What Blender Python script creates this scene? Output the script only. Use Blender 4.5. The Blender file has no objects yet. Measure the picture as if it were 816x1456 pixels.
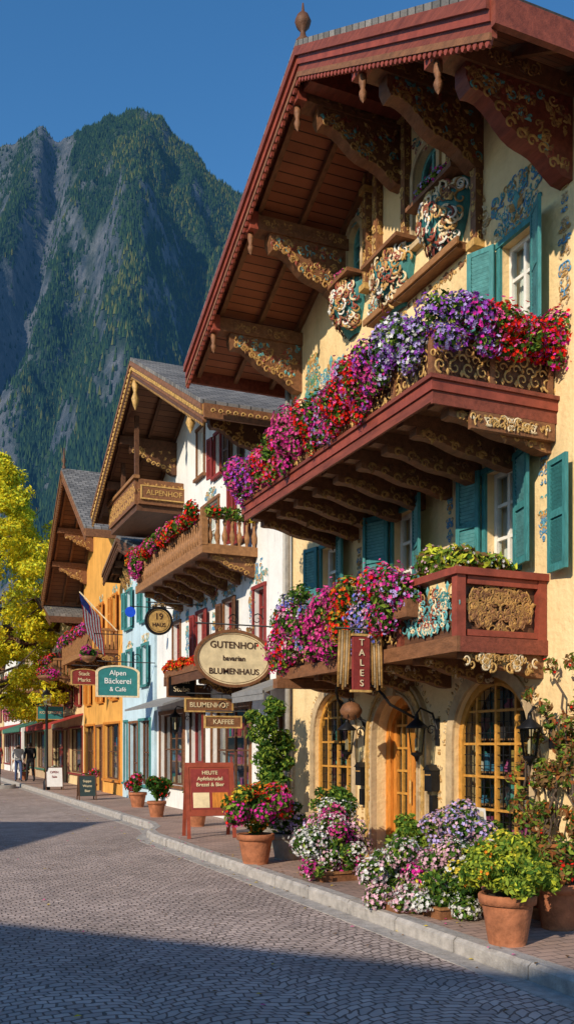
import bpy, math, random
from mathutils import Vector, Matrix, noise
R=random.Random(11)
scene=bpy.context.scene
C0=scene.collection
pi=math.pi
# ------------------------------------------------------------------ materials
MATS={}
def _mat(name):
    m=bpy.data.materials.new(name); m.use_nodes=True
    nt=m.node_tree; b=nt.nodes['Principled BSDF']; MATS[name]=m
    return m,nt,b
def N(nt,t,**k):
    n=nt.nodes.new(t)
    for a,v in k.items(): setattr(n,a,v)
    return n
def L(nt,a,b): nt.links.new(a,b)
def mat(name,col,rough=.7,var=.25,scale=6,bump=.15,stretch=(1,1,1),metal=0,detail=4,sub=0,col2=None,bs=None,spec=.3,dist=.01,grime=0):
    m,nt,b=_mat(name)
    tc=N(nt,'ShaderNodeTexCoord'); mp=N(nt,'ShaderNodeMapping'); mp.inputs['Scale'].default_value=stretch
    L(nt,tc.outputs['Object'],mp.inputs[0])
    no=N(nt,'ShaderNodeTexNoise'); no.inputs['Scale'].default_value=scale; no.inputs['Detail'].default_value=detail; no.inputs['Roughness'].default_value=.65
    L(nt,mp.outputs[0],no.inputs['Vector'])
    cr=N(nt,'ShaderNodeValToRGB'); cr.color_ramp.elements[0].position=.3; cr.color_ramp.elements[1].position=.7
    c2=col2 if col2 else tuple(min(1,c*(1+var*.5)) for c in col)
    c1=tuple(c*(1-var) for c in col)
    cr.color_ramp.elements[0].color=(*c1,1); cr.color_ramp.elements[1].color=(*c2,1)
    L(nt,no.outputs[0],cr.inputs[0]); last=cr.outputs[0]
    if grime:
        mg=N(nt,'ShaderNodeMapping'); mg.inputs['Scale'].default_value=(2.2,2.2,.5); L(nt,tc.outputs['Object'],mg.inputs[0])
        ng=N(nt,'ShaderNodeTexNoise'); ng.inputs['Scale'].default_value=1.6; ng.inputs['Detail'].default_value=9; ng.inputs['Roughness'].default_value=.7; L(nt,mg.outputs[0],ng.inputs['Vector'])
        r2=N(nt,'ShaderNodeMapRange'); r2.inputs[1].default_value=.5; r2.inputs[2].default_value=.75; r2.inputs[3].default_value=1; r2.inputs[4].default_value=1-grime; L(nt,ng.outputs[0],r2.inputs[0])
        sc=N(nt,'ShaderNodeVectorMath',operation='SCALE'); L(nt,last,sc.inputs[0]); L(nt,r2.outputs[0],sc.inputs['Scale']); last=sc.outputs[0]
    L(nt,last,b.inputs['Base Color'])
    b.inputs['Roughness'].default_value=rough; b.inputs['Metallic'].default_value=metal
    b.inputs['Specular IOR Level'].default_value=spec
    if bump>0:
        n2=N(nt,'ShaderNodeTexNoise'); n2.inputs['Scale'].default_value=bs or scale*4; n2.inputs['Detail'].default_value=4
        L(nt,mp.outputs[0],n2.inputs['Vector'])
        bp=N(nt,'ShaderNodeBump'); bp.inputs['Strength'].default_value=bump*2; bp.inputs['Distance'].default_value=dist
        L(nt,n2.outputs[0],bp.inputs['Height']); L(nt,bp.outputs[0],b.inputs['Normal'])
    return m
def leafmat(name,col,tr=.35):
    m,nt,b=_mat(name)
    nt.nodes.remove(b)
    out=nt.nodes['Material Output']
    d=N(nt,'ShaderNodeBsdfDiffuse'); t=N(nt,'ShaderNodeBsdfTranslucent'); mx=N(nt,'ShaderNodeMixShader'); mx.inputs[0].default_value=tr
    geo=N(nt,'ShaderNodeNewGeometry'); 
    cr=N(nt,'ShaderNodeValToRGB')
    cr.color_ramp.elements[0].color=(*[c*.6 for c in col],1); cr.color_ramp.elements[1].color=(*[min(1,c*1.25) for c in col],1)
    L(nt,geo.outputs['Random Per Island'],cr.inputs[0])
    L(nt,cr.outputs[0],d.inputs[0]); L(nt,cr.outputs[0],t.inputs[0]); L(nt,d.outputs[0],mx.inputs[1]); L(nt,t.outputs[0],mx.inputs[2]); L(nt,mx.outputs[0],out.inputs[0])
    return m
mat('stucco_yellow',(.81,.57,.275),.9,.14,1.1,.5,bs=14,col2=(.87,.66,.36),detail=8,grime=.26,dist=.015)
mat('stucco_white',(.78,.77,.74),.9,.12,1.2,.4,bs=14,detail=8,grime=.25)
mat('stucco_blue',(.50,.66,.74),.9,.2,1.2,.3,bs=14,detail=8,grime=.25)
mat('stucco_orange',(.72,.36,.08),.9,.25,1.2,.3,bs=14,detail=8,grime=.3)
mat('stucco_cream',(.74,.56,.30),.9,.2,1.2,.3,bs=14,detail=8,grime=.25)
mat('stucco_tan',(.50,.36,.22),.9,.2,1.2,.3,bs=14,detail=8,grime=.2)
mat('stone_trim',(.52,.38,.22),.85,.35,5,.5,grime=.25)
mat('red_wood',(.22,.055,.032),.55,.4,3,.25,stretch=(6,1,6))
mat('red_trim',(.28,.06,.035),.5,.4,5,.25)
mat('dark_wood',(.12,.052,.026),.6,.4,3,.25,stretch=(5,1,5))
mat('brown_wood',(.22,.095,.042),.6,.4,4,.3,stretch=(4,1.5,4))
mat('mid_wood',(.32,.15,.058),.6,.4,4,.3,stretch=(4,1.5,4))
mat('gold',(.56,.34,.11),.5,.45,14,.25)
mat('ochre',(.46,.25,.075),.6,.45,14,.25)
mat('amber_wood',(.56,.27,.05),.5,.35,14,.2)
mat('teal',(.05,.22,.22),.55,.35,7,.25,stretch=(4,4,1))
mat('teal_light',(.12,.35,.35),.6,.35,9,.25)
mat('paint_blue',(.10,.26,.42),.7,.3,12,.1)
mat('paint_cream',(.75,.60,.38),.7,.3,12,.15)
mat('paint_maroon',(.25,.035,.03),.6,.3,10,.1)
mat('paint_green',(.10,.24,.10),.7,.3,10,.1)
mat('white_frame',(.74,.71,.64),.6,.15,8,.1)
mat('door_orange',(.60,.22,.035),.45,.35,5,.2,stretch=(5,5,1))
mat('iron',(.02,.02,.022),.45,.3,20,.1,metal=.5)
mat('terracotta',(.38,.14,.065),.85,.4,9,.35,grime=.4)
mat('pot_grey',(.25,.23,.2),.85,.3,9,.3)
mat('soil',(.05,.035,.025),.95,.3,30,.4)
mat('curtain',(.66,.66,.62),.9,.3,3,.1,stretch=(1,12,1))
mat('interior',(.10,.07,.045),.9,.4,3,0)
mat('bark',(.12,.085,.06),.9,.4,12,.6,stretch=(3,3,1))
mat('kerb_stone',(.42,.39,.36),.85,.35,8,.5,bs=60,grime=.3)
mat('awning_red',(.40,.05,.04),.8,.2,8,.1)
mat('awning_grey',(.22,.22,.22),.7,.2,8,.1)
mat('awning_green',(.05,.16,.11),.8,.2,8,.1)
mat('chalkboard',(.03,.05,.05),.7,.3,8,.05)
mat('sign_red',(.30,.06,.03),.6,.3,8,.1)
mat('sign_cream',(.76,.62,.38),.6,.3,5,.1)
mat('sign_teal',(.03,.20,.20),.6,.2,8,.1)
mat('ink',(.06,.025,.015),.7,.1,8,0)
mat('white_paint',(.78,.78,.76),.6,.1,8,0)
mat('flag_red',(.60,.03,.04),.8,.1,8,0)
mat('flag_blue',(.03,.05,.25),.8,.1,8,0)
mat('blue_enamel',(.02,.10,.75),.3,.1,8,0)
mat('skin',(.55,.32,.22),.6,.1,8,0)
mat('hair',(.05,.03,.02),.7,.2,20,0)
mat('cloth_black',(.02,.02,.025),.9,.2,10,0)
mat('cloth_white',(.7,.68,.65),.9,.2,10,0)
mat('cloth_blue',(.06,.09,.2),.9,.2,10,0)
mat('ground',(.16,.15,.10),.95,.4,.05,0)
for i,c in enumerate([(.40,.04,.04),(.05,.20,.34),(.42,.28,.07),(.05,.26,.22),(.45,.38,.3),(.34,.06,.18)]):
    mat('goods%d'%i,c,.6,.4,16,0)
def glass():
    m,nt,b=_mat('glass'); nt.nodes.remove(b); out=nt.nodes['Material Output']
    t=N(nt,'ShaderNodeBsdfTransparent'); t.inputs[0].default_value=(.85,.90,.88,1)
    g=N(nt,'ShaderNodeBsdfGlossy'); g.inputs['Roughness'].default_value=.03; g.inputs[0].default_value=(.9,.95,1,1)
    tc=N(nt,'ShaderNodeTexCoord'); no=N(nt,'ShaderNodeTexNoise'); no.inputs['Scale'].default_value=3; L(nt,tc.outputs['Object'],no.inputs['Vector'])
    bp=N(nt,'ShaderNodeBump'); bp.inputs['Strength'].default_value=.2; bp.inputs['Distance'].default_value=.02; L(nt,no.outputs[0],bp.inputs['Height']); L(nt,bp.outputs[0],g.inputs['Normal'])
    lw=N(nt,'ShaderNodeLayerWeight'); p=N(nt,'ShaderNodeMath',operation='POWER'); p.inputs[1].default_value=3.5; L(nt,lw.outputs['Facing'],p.inputs[0])
    a=N(nt,'ShaderNodeMath',operation='MULTIPLY_ADD'); a.inputs[1].default_value=.8; a.inputs[2].default_value=.07
    L(nt,p.outputs[0],a.inputs[0])
    mx=N(nt,'ShaderNodeMixShader'); L(nt,a.outputs[0],mx.inputs[0]); L(nt,t.outputs[0],mx.inputs[1]); L(nt,g.outputs[0],mx.inputs[2]); L(nt,mx.outputs[0],out.inputs[0])
glass()
def brickmat(name,c1,c2,mort,bw,rh,ms,vecf,bump=.5,rough=.8,dist=.01,big=.25,stain=0):
    m,nt,b=_mat(name)
    geo=N(nt,'ShaderNodeNewGeometry'); sep=N(nt,'ShaderNodeSeparateXYZ'); L(nt,geo.outputs['Position'],sep.inputs[0])
    vec=vecf(nt,sep)
    br=N(nt,'ShaderNodeTexBrick'); br.inputs['Scale'].default_value=1; br.inputs['Brick Width'].default_value=bw; br.inputs['Row Height'].default_value=rh
    br.inputs['Mortar Size'].default_value=ms; br.inputs['Mortar Smooth'].default_value=.5; br.inputs['Bias'].default_value=0
    br.inputs['Color1'].default_value=(*c1,1); br.inputs['Color2'].default_value=(*c2,1); br.inputs['Mortar'].default_value=(*mort,1)
    L(nt,vec,br.inputs['Vector'])
    no=N(nt,'ShaderNodeTexNoise'); no.inputs['Scale'].default_value=.9; no.inputs['Detail'].default_value=8; no.inputs['Roughness'].default_value=.65; L(nt,geo.outputs['Position'],no.inputs['Vector'])
    mr=N(nt,'ShaderNodeMapRange'); mr.inputs[1].default_value=.3; mr.inputs[2].default_value=.7; mr.inputs[3].default_value=1-big; mr.inputs[4].default_value=1+big*.6
    L(nt,no.outputs[0],mr.inputs[0]); k=mr.outputs[0]
    if stain:
        ns=N(nt,'ShaderNodeTexNoise'); ns.inputs['Scale'].default_value=.35; ns.inputs['Detail'].default_value=5; L(nt,geo.outputs['Position'],ns.inputs['Vector'])
        ms_=N(nt,'ShaderNodeMapRange'); ms_.inputs[1].default_value=.5; ms_.inputs[2].default_value=.68; ms_.inputs[3].default_value=1; ms_.inputs[4].default_value=1-stain; L(nt,ns.outputs[0],ms_.inputs[0])
        k=M(nt,'MULTIPLY',k,ms_.outputs[0])
    mx=N(nt,'ShaderNodeVectorMath',operation='SCALE'); L(nt,br.outputs[0],mx.inputs[0]); L(nt,k,mx.inputs['Scale'])
    L(nt,mx.outputs[0],b.inputs['Base Color'])
    b.inputs['Roughness'].default_value=rough; b.inputs['Specular IOR Level'].default_value=.3
    n2=N(nt,'ShaderNodeTexNoise'); n2.inputs['Scale'].default_value=35; L(nt,geo.outputs['Position'],n2.inputs['Vector'])
    sc=N(nt,'ShaderNodeMath',operation='MULTIPLY_ADD'); sc.inputs[1].default_value=-1.; L(nt,br.outputs['Fac'],sc.inputs[0]); 
    s2=N(nt,'ShaderNodeMath',operation='MULTIPLY'); s2.inputs[1].default_value=.6; L(nt,n2.outputs[0],s2.inputs[0]); L(nt,s2.outputs[0],sc.inputs[2])
    bp=N(nt,'ShaderNodeBump'); bp.inputs['Strength'].default_value=bump; bp.inputs['Distance'].default_value=dist
    L(nt,sc.outputs[0],bp.inputs['Height']); L(nt,bp.outputs[0],b.inputs['Normal'])
def M(nt,op,a,b=None,c=None):
    n=N(nt,'ShaderNodeMath',operation=op)
    for i,v in enumerate((a,b,c)):
        if v is None: continue
        if isinstance(v,(int,float)): n.inputs[i].default_value=v
        else: L(nt,v,n.inputs[i])
    return n.outputs[0]
def vec_xy(nt,sep):
    c=N(nt,'ShaderNodeCombineXYZ'); L(nt,sep.outputs[0],c.inputs[0]); L(nt,sep.outputs[1],c.inputs[1]); return c.outputs[0]
def vec_fan(nt,sep):
    x=sep.outputs[0]; y=sep.outputs[1]
    p=M(nt,'PINGPONG',x,.5)
    q=M(nt,'MULTIPLY',p,p)
    yy=M(nt,'SUBTRACT',y,M(nt,'MULTIPLY',q,-.7))
    nn=N(nt,'ShaderNodeTexNoise'); nn.inputs['Scale'].default_value=2.5; nn.inputs['Detail'].default_value=3
    cc=N(nt,'ShaderNodeCombineXYZ'); L(nt,x,cc.inputs[0]); L(nt,y,cc.inputs[1]); L(nt,cc.outputs[0],nn.inputs['Vector'])
    off=M(nt,'MULTIPLY_ADD',nn.outputs[0],.22,-.11)
    c=N(nt,'ShaderNodeCombineXYZ'); L(nt,M(nt,'ADD',x,off),c.inputs[0]); L(nt,M(nt,'ADD',yy,off),c.inputs[1]); return c.outputs[0]
brickmat('setts',(.56,.45,.40),(.38,.305,.275),(.16,.125,.11),.105,.08,.009,vec_fan,.9,.8,.015,.28,.16)
brickmat('pavers',(.44,.30,.24),(.34,.24,.20),(.16,.12,.10),.2,.1,.006,vec_xy,.7,.85,.01,.3,.15)
brickmat('shingles',(.24,.225,.21),(.13,.125,.12),(.04,.04,.04),.22,.14,.012,vec_xy,.9,.9,.02,.3)
brickmat('soffit_red',(.38,.125,.055),(.30,.095,.04),(.06,.02,.01),40,.13,.009,vec_xy,.6,.6,.01,.3)
brickmat('soffit_brown',(.22,.10,.05),(.17,.075,.04),(.04,.015,.01),40,.15,.009,vec_xy,.6,.6,.01,.3)
for n,c in dict(leaf_dark=(.035,.085,.02),leaf_mid=(.08,.17,.03),leaf_lime=(.26,.35,.05),leaf_yellow=(.88,.72,.04),leaf_gold=(.85,.60,.03),leaf_yg=(.60,.64,.06),
    leaf_rust=(.34,.12,.04),leaf_brown=(.24,.14,.06),f_red=(.85,.03,.02),f_pink=(.88,.12,.36),f_magenta=(.72,.04,.36),f_purple=(.42,.10,.62),f_lav=(.55,.45,.85),
    f_blue=(.18,.20,.70),f_white=(.85,.82,.78),f_orange=(.85,.26,.03),f_yellow=(.85,.66,.08),f_lpink=(.85,.50,.60)).items():
    leafmat(n,c)
# ------------------------------------------------------------------ mesh builder
def FX(x): return Matrix(((0,0,-1,x),(1,0,0,0),(0,1,0,0),(0,0,0,1)))
def FY(y): return Matrix(((1,0,0,0),(0,0,-1,y),(0,1,0,0),(0,0,0,1)))
class MB:
    def __init__(s): s.v=[];s.f=[];s.m=[];s.s=[];s.T=None
    def add(s,vs,fs,mt,sm=False):
        o=len(s.v)
        if s.T is not None: vs=[tuple(s.T@Vector(v)) for v in vs]
        s.v.extend(vs)
        for f in fs: s.f.append(tuple(i+o for i in f)); s.m.append(mt); s.s.append(sm)
    def box(s,a,b,c,d,e,f,mt):
        s.add([(a,c,e),(b,c,e),(b,d,e),(a,d,e),(a,c,f),(b,c,f),(b,d,f),(a,d,f)],[(0,3,2,1),(4,5,6,7),(0,1,5,4),(1,2,6,5),(2,3,7,6),(3,0,4,7)],mt)
    def prism(s,poly,w0,w1,mt,axis='x'):
        n=len(poly)
        if axis=='x': g=lambda p,w:(w,p[0],p[1])
        elif axis=='y': g=lambda p,w:(p[0],w,p[1])
        else: g=lambda p,w:(p[0],p[1],w)
        vs=[g(p,w0) for p in poly]+[g(p,w1) for p in poly]
        fs=[tuple(range(n))[::-1],tuple(range(n,2*n))]+[(i,(i+1)%n,(i+1)%n+n,i+n) for i in range(n)]
        s.add(vs,fs,mt)
    def tube(s,pts,r,mt,n=6,cap=True):
        pts=[Vector(p) for p in pts]
        if not hasattr(r,'__len__'): r=[r]*len(pts)
        vs=[];fs=[]
        for i,p in enumerate(pts):
            d=(pts[min(i+1,len(pts)-1)]-pts[max(i-1,0)]).normalized()
            a=d.cross(Vector((0,0,1)) if abs(d.z)<.9 else Vector((1,0,0))).normalized(); b=d.cross(a)
            for k in range(n):
                t=2*pi*k/n; vs.append(tuple(p+a*(r[i]*math.cos(t))+b*(r[i]*math.sin(t))))
        for i in range(len(pts)-1):
            for k in range(n): fs.append((i*n+k,i*n+(k+1)%n,(i+1)*n+(k+1)%n,(i+1)*n+k))
        if cap: fs.append(tuple(range(n))); fs.append(tuple(range((len(pts)-1)*n,len(pts)*n)))
        s.add(vs,fs,mt,True)
    def lathe(s,prof,c,mt,n=16):
        vs=[];fs=[]
        for (r,z) in prof:
            for k in range(n):
                t=2*pi*k/n; vs.append((c[0]+r*math.cos(t),c[1]+r*math.sin(t),c[2]+z))
        for i in range(len(prof)-1):
            for k in range(n): fs.append((i*n+k,i*n+(k+1)%n,(i+1)*n+(k+1)%n,(i+1)*n+k))
        fs.append(tuple(range((len(prof)-1)*n,len(prof)*n))); fs.append(tuple(range(n)))
        s.add(vs,fs,mt,True)
    def plate(s,outer,holes,w0,w1,mt):
        vs,fs=plate_mesh(outer,holes)
        h=w1-w0
        s.add([(x,y,w0+z*h) for x,y,z in vs],fs,mt)
    def ring(s,outer,inner,w0,w1,mt):
        n=len(outer); vs=[(x,y,w) for w in (w0,w1) for lp in (outer,inner) for x,y in lp]; fs=[]
        for i in range(n):
            j=(i+1)%n
            fs+=[(i,j,n+j,n+i),(2*n+i,2*n+j,3*n+j,3*n+i),(i,j,2*n+j,2*n+i),(n+i,n+j,3*n+j,3*n+i)]
        s.add(vs,fs,mt)
    def spiral(s,cu,cv,r,a0,turns,d,th,w0,mt,seg=11):
        vs=[];fs=[]
        for i in range(seg+1):
            t=i/seg; rr=r*(1-.86*t); a=a0+d*turns*2*pi*t; h=th*(1-.55*t)
            cs,sn=math.cos(a),math.sin(a)
            vs+=[(cu+(rr-h)*cs,cv+(rr-h)*sn,w0),(cu+rr*cs,cv+rr*sn,w0+h*1.1),(cu+(rr+h)*cs,cv+(rr+h)*sn,w0)]
            if i: 
                o=(i-1)*3; fs+=[(o,o+1,o+4,o+3),(o+1,o+2,o+5,o+4)]
        s.add(vs,fs,mt,True)
    def leafshape(s,cu,cv,l,a,w0,mt):
        c,sn=math.cos(a),math.sin(a); w=l*.32
        q=[(0,0,0),(l*.45,w,0),(l,0,0),(l*.45,-w,0),(l*.5,0,l*.15)]
        s.add([(cu+x*c-y*sn,cv+x*sn+y*c,w0+z) for x,y,z in q],[(0,1,4),(1,2,4),(2,3,4),(3,0,4)],mt)
    def build(s,name,parent=None):
        me=bpy.data.meshes.new(name); me.from_pydata(s.v,[],s.f)
        names=[];idx={}
        for m in s.m:
            if m not in idx: idx[m]=len(names); names.append(m)
        for m in names: me.materials.append(MATS[m])
        me.polygons.foreach_set('material_index',[idx[m] for m in s.m])
        me.polygons.foreach_set('use_smooth',s.s)
        me.update()
        o=bpy.data.objects.new(name,me); C0.objects.link(o)
        if parent: o.parent=parent
        return o
def plate_mesh(outer,holes):
    cu=bpy.data.curves.new('tmp','CURVE'); cu.dimensions='2D'; cu.fill_mode='BOTH'; cu.extrude=.5
    for lp in [outer]+holes:
        sp=cu.splines.new('POLY'); sp.points.add(len(lp)-1)
        for i,p in enumerate(lp): sp.points[i].co=(p[0],p[1],0,1)
        sp.use_cyclic_u=True
    ob=bpy.data.objects.new('tmp',cu); C0.objects.link(ob)
    dg=bpy.context.evaluated_depsgraph_get(); dg.update()
    e=ob.evaluated_get(dg); me=e.to_mesh()
    vs=[(v.co.x,v.co.y,v.co.z+.5) for v in me.vertices]; fs=[tuple(p.vertices) for p in me.polygons]
    e.to_mesh_clear(); bpy.data.objects.remove(ob); bpy.data.curves.remove(cu)
    return vs,fs
def grp(name,loc=(0,0,0),rz=0):
    o=bpy.data.objects.new(name,None); o.location=loc; o.rotation_euler=(0,0,rz); o.empty_display_size=.3; C0.objects.link(o); return o
def rect(a,b,c,d): return [(a,c),(b,c),(b,d),(a,d)]
def arch(a,b,c,d,n=14,off=0):
    a-=off;b+=off;d+=off; r=(b-a)/2; m=(a+b)/2; zs=d-r
    return [(a,c),(b,c)]+[(m+r*math.cos(pi*k/n),zs+r*math.sin(pi*k/n)) for k in range(n+1)]
def text(parent,name,s,loc,size,mt,rot=(pi/2,0,0)):
    cu=bpy.data.curves.new(name,'FONT'); cu.body=s; cu.size=size; cu.align_x='CENTER'; cu.align_y='CENTER'; cu.extrude=.004; cu.offset=.001
    o=bpy.data.objects.new(name,cu); C0.objects.link(o)
    dg=bpy.context.evaluated_depsgraph_get(); me=bpy.data.meshes.new_from_object(o.evaluated_get(dg))
    bpy.data.objects.remove(o); o=bpy.data.objects.new(name,me); C0.objects.link(o)
    me.materials.clear(); me.materials.append(MATS[mt]); o.location=loc; o.rotation_euler=rot; o.parent=parent
    return o
# ------------------------------------------------------------------ ornament
def crest(mb,cu,cv,w,h,cols,n=10,th=.014,w0=.004,rs=(.05,.11),sym=True,leaves=True):
    for i in range(n):
        for _ in range(20):
            u=R.uniform(-1,1); u=abs(u) if sym else u
            v=R.uniform(-1,1)
            if u*u+v*v<1: break
        r=R.uniform(*rs); a=R.uniform(0,2*pi); d=R.choice((-1,1)); mt=R.choice(cols); t=R.uniform(.7,1.2)
        zz=w0+R.uniform(0,.006)
        mb.spiral(cu+u*w/2,cv+v*h/2,r,a,t,d,th,zz,mt)
        if sym: mb.spiral(cu-u*w/2,cv+v*h/2,r,pi-a,t,-d,th,zz,mt)
        if leaves:
            mt=R.choice(cols); a=R.uniform(0,2*pi); l=r*1.1; uu=u*w/2*1.1; vv=v*h/2*1.1
            mb.leafshape(cu+uu,cv+vv,l,a,zz,mt)
            if sym: mb.leafshape(cu-uu,cv+vv,l,pi-a,zz,mt)
def archband(mb,a,b,d,off,cols,n=22,r=.045,th=.010,w0=.004):
    m=(a+b)/2; rr=(b-a)/2+off; zs=d-(b-a)/2
    for k in range(n+1):
        t=pi*k/n; s=1 if k%2 else -1
        mb.spiral(m+rr*math.cos(t),zs+rr*math.sin(t),r,t+s,1.05,s,th,w0,cols[k%len(cols)])
        mb.leafshape(m+rr*math.cos(t),zs+rr*math.sin(t),r*1.5,t,w0,cols[(k+1)%len(cols)])
def fret(mb,u0,u1,v0,v1,mt,mod=.16,th=.013,w0=0,mt2=None):
    n=max(1,round((u1-u0)/mod)); m=(u1-u0)/n; h=v1-v0
    for i in range(n):
        c=u0+(i+.5)*m; r=min(m*.46,h*.27)
        s=1 if i%2 else -1
        mb.spiral(c,v0+h*.27,r,s*pi/2,1.15,s,th,w0,mt)
        mb.spiral(c,v0+h*.73,r,-s*pi/2,1.15,s,th,w0,mt2 or mt)
        mb.spiral(c-m/2,v0+h*.5,r*.75,0,.9,1,th*.8,w0,mt)
        mb.leafshape(c,v0+h*.42,h*.16,pi/2,w0,mt2 or mt)
        mb.leafshape(c+m*.5,v0+h*.05,h*.2,pi/2,w0,mt)
        mb.leafshape(c+m*.5,v1-h*.05,h*.2,-pi/2,w0,mt)
def bracket(mb,y,xw,xo,zt,h,mt,orn,t=.14,dens=1):
    L_=xw-xo
    low=lambda q: zt-.3*h-(.7*h)*(q**1.3)+.06*h*math.sin(q*3*pi)
    out=[(xw,zt),(xo,zt),(xo,zt-.12*h-.04),(xo+.04*L_,zt-.3*h)]
    for k in range(1,13):
        q=k/13; out.append((xo+.04*L_+(.82*L_)*q,low(q)))
    out+=[(xw-.1*L_,zt-h),(xw,zt-h*1.02)]
    mb.T=FY(y); 
    mb.plate(out,[],-t/2,t/2,mt)
    rng=int(14*dens); rr=(.04,.085) if dens>1.5 else (.05,.1)
    for i in range(rng):
        q=R.uniform(.05,.95); x=xo+L_*q; zl=low(max(0,min(1,(q-.04)/.82)))+.05*h
        z=R.uniform(zl,zt-.05)
        mb.spiral(x,z,R.uniform(*rr)*min(1.3,max(h,.5)),R.uniform(0,6),R.uniform(.7,1.2),R.choice((-1,1)),.013,t/2+.001,R.choice(orn))
        mb.leafshape(x,z,.09,R.uniform(0,6),t/2+.002,R.choice(orn))
    nn=int(5+5*h)
    for k in range(nn):
        q=(k+.5)/nn; x=xo+.04*L_+.82*L_*q
        mb.spiral(x,low(q)+.02,.05+.02*h,0,1.1,1,.018,t/2+.002,orn[0])
    mb.T=None
# ------------------------------------------------------------------ window parts
def window(mb,X,a,b,z0,z1,fr='white_frame',cols=2,rows=3,ar=False,curt='curtain',trim=None,tw=.07,sill=True,depth=.1,cb=.045):
    mb.T=FX(X)
    P=(lambda off:arch(a,b,z0,z1,14,off)) if ar else (lambda off:rect(a-off,b+off,z0-off,z1+off))
    inn=P(-.05)
    if ar: inn[0]=(inn[0][0],z0+.05); inn[1]=(inn[1][0],z0+.05)
    mb.plate(P(-.001),[inn],-depth-.05,-depth+.01,fr)
    g_=P(-.01); mb.add([(x,y,-depth-.022) for x,y in g_],[tuple(range(len(g_)))],'glass')
    for k in range(1,cols):
        u=a+(b-a)*k/cols; zt=z1
        if ar: r=(b-a)/2; zt=z1-r+math.sqrt(max(0,r*r-(u-(a+b)/2)**2))
        mb.box(u-cb/2,u+cb/2,z0+.04,zt-.03,-depth-.045,-depth+.004,fr)
    for k in range(1,rows):
        v=z0+(z1-z0)*k/rows; ua,ub=a,b
        if ar:
            r=(b-a)/2; zs=z1-r
            if v>zs: d=math.sqrt(max(0,r*r-(v-zs)**2)); ua,ub=(a+b)/2-d,(a+b)/2+d
        mb.box(ua+.03,ub-.03,v-cb*.4,v+cb*.4,-depth-.04,-depth-.001,fr)
    if curt:
        nn=14
        for side in (0,1):
            w=(b-a)*.4
            for k in range(nn):
                u=a+w*k/nn if side==0 else b-w+w*k/nn
                mb.add([(u,z0,-.21-.02*(k%2)),(u+w/nn,z0,-.21-.02*((k+1)%2)),(u+w/nn,z1,-.21-.02*((k+1)%2)),(u,z1,-.21-.02*(k%2))],[(0,1,2,3)],curt)
        mb.box(a-.15,b+.15,z0-.15,z1+.15,-.62,-.6,'interior')
    if trim:
        if ar:
            o=arch(a,b,z0,z1,14,tw); mb.plate(o,[arch(a,b,z0,z1,14,.001)],.0,.035,trim)
        else:
            mb.box(a-tw,a,z0-.0,z1,0,.035,trim); mb.box(b,b+tw,z0,z1,0,.035,trim)
            mb.box(a-tw-.02,b+tw+.02,z1,z1+tw,0,.045,trim)
    if sill: mb.box(a-tw-.04,b+tw+.04,z0-.07,z0-.002,-.08,.09,trim or fr)
    mb.T=None
def shutter(mb,X,yh,dr,w,z0,z1,mt,ang=12,mt2=None,off=.05):
    ang+=R.uniform(-3,3)
    a=math.radians(ang); c,s=math.cos(a),math.sin(a)
    T=Matrix(((-s,0,-c,X-off),(dr*c,0,-dr*s,yh),(0,1,0,0),(0,0,0,1)))
    mb.T=T; t=.035; f=.055
    mb.box(0,f,z0,z1,0,t,mt); mb.box(w-f,w,z0,z1,0,t,mt); 
    zm=(z0+z1)/2
    for v in (z0,zm-f/2,z1-f): mb.box(f,w-f,v,v+f,0,t-.002,mt)
    mb.box(f,w-f,z0+f,z1-f,.004,.012,mt)
    for (va,vb) in ((z0+f,zm-f/2),(zm+f/2,z1-f)):
        k=va+.03
        while k<vb-.02:
            mb.add([(f,k,.014),(w-f,k,.014),(w-f,k+.03,.031),(f,k+.03,.031)],[(0,1,2,3)],mt2 or mt); k+=.042
    mb.T=None
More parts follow.
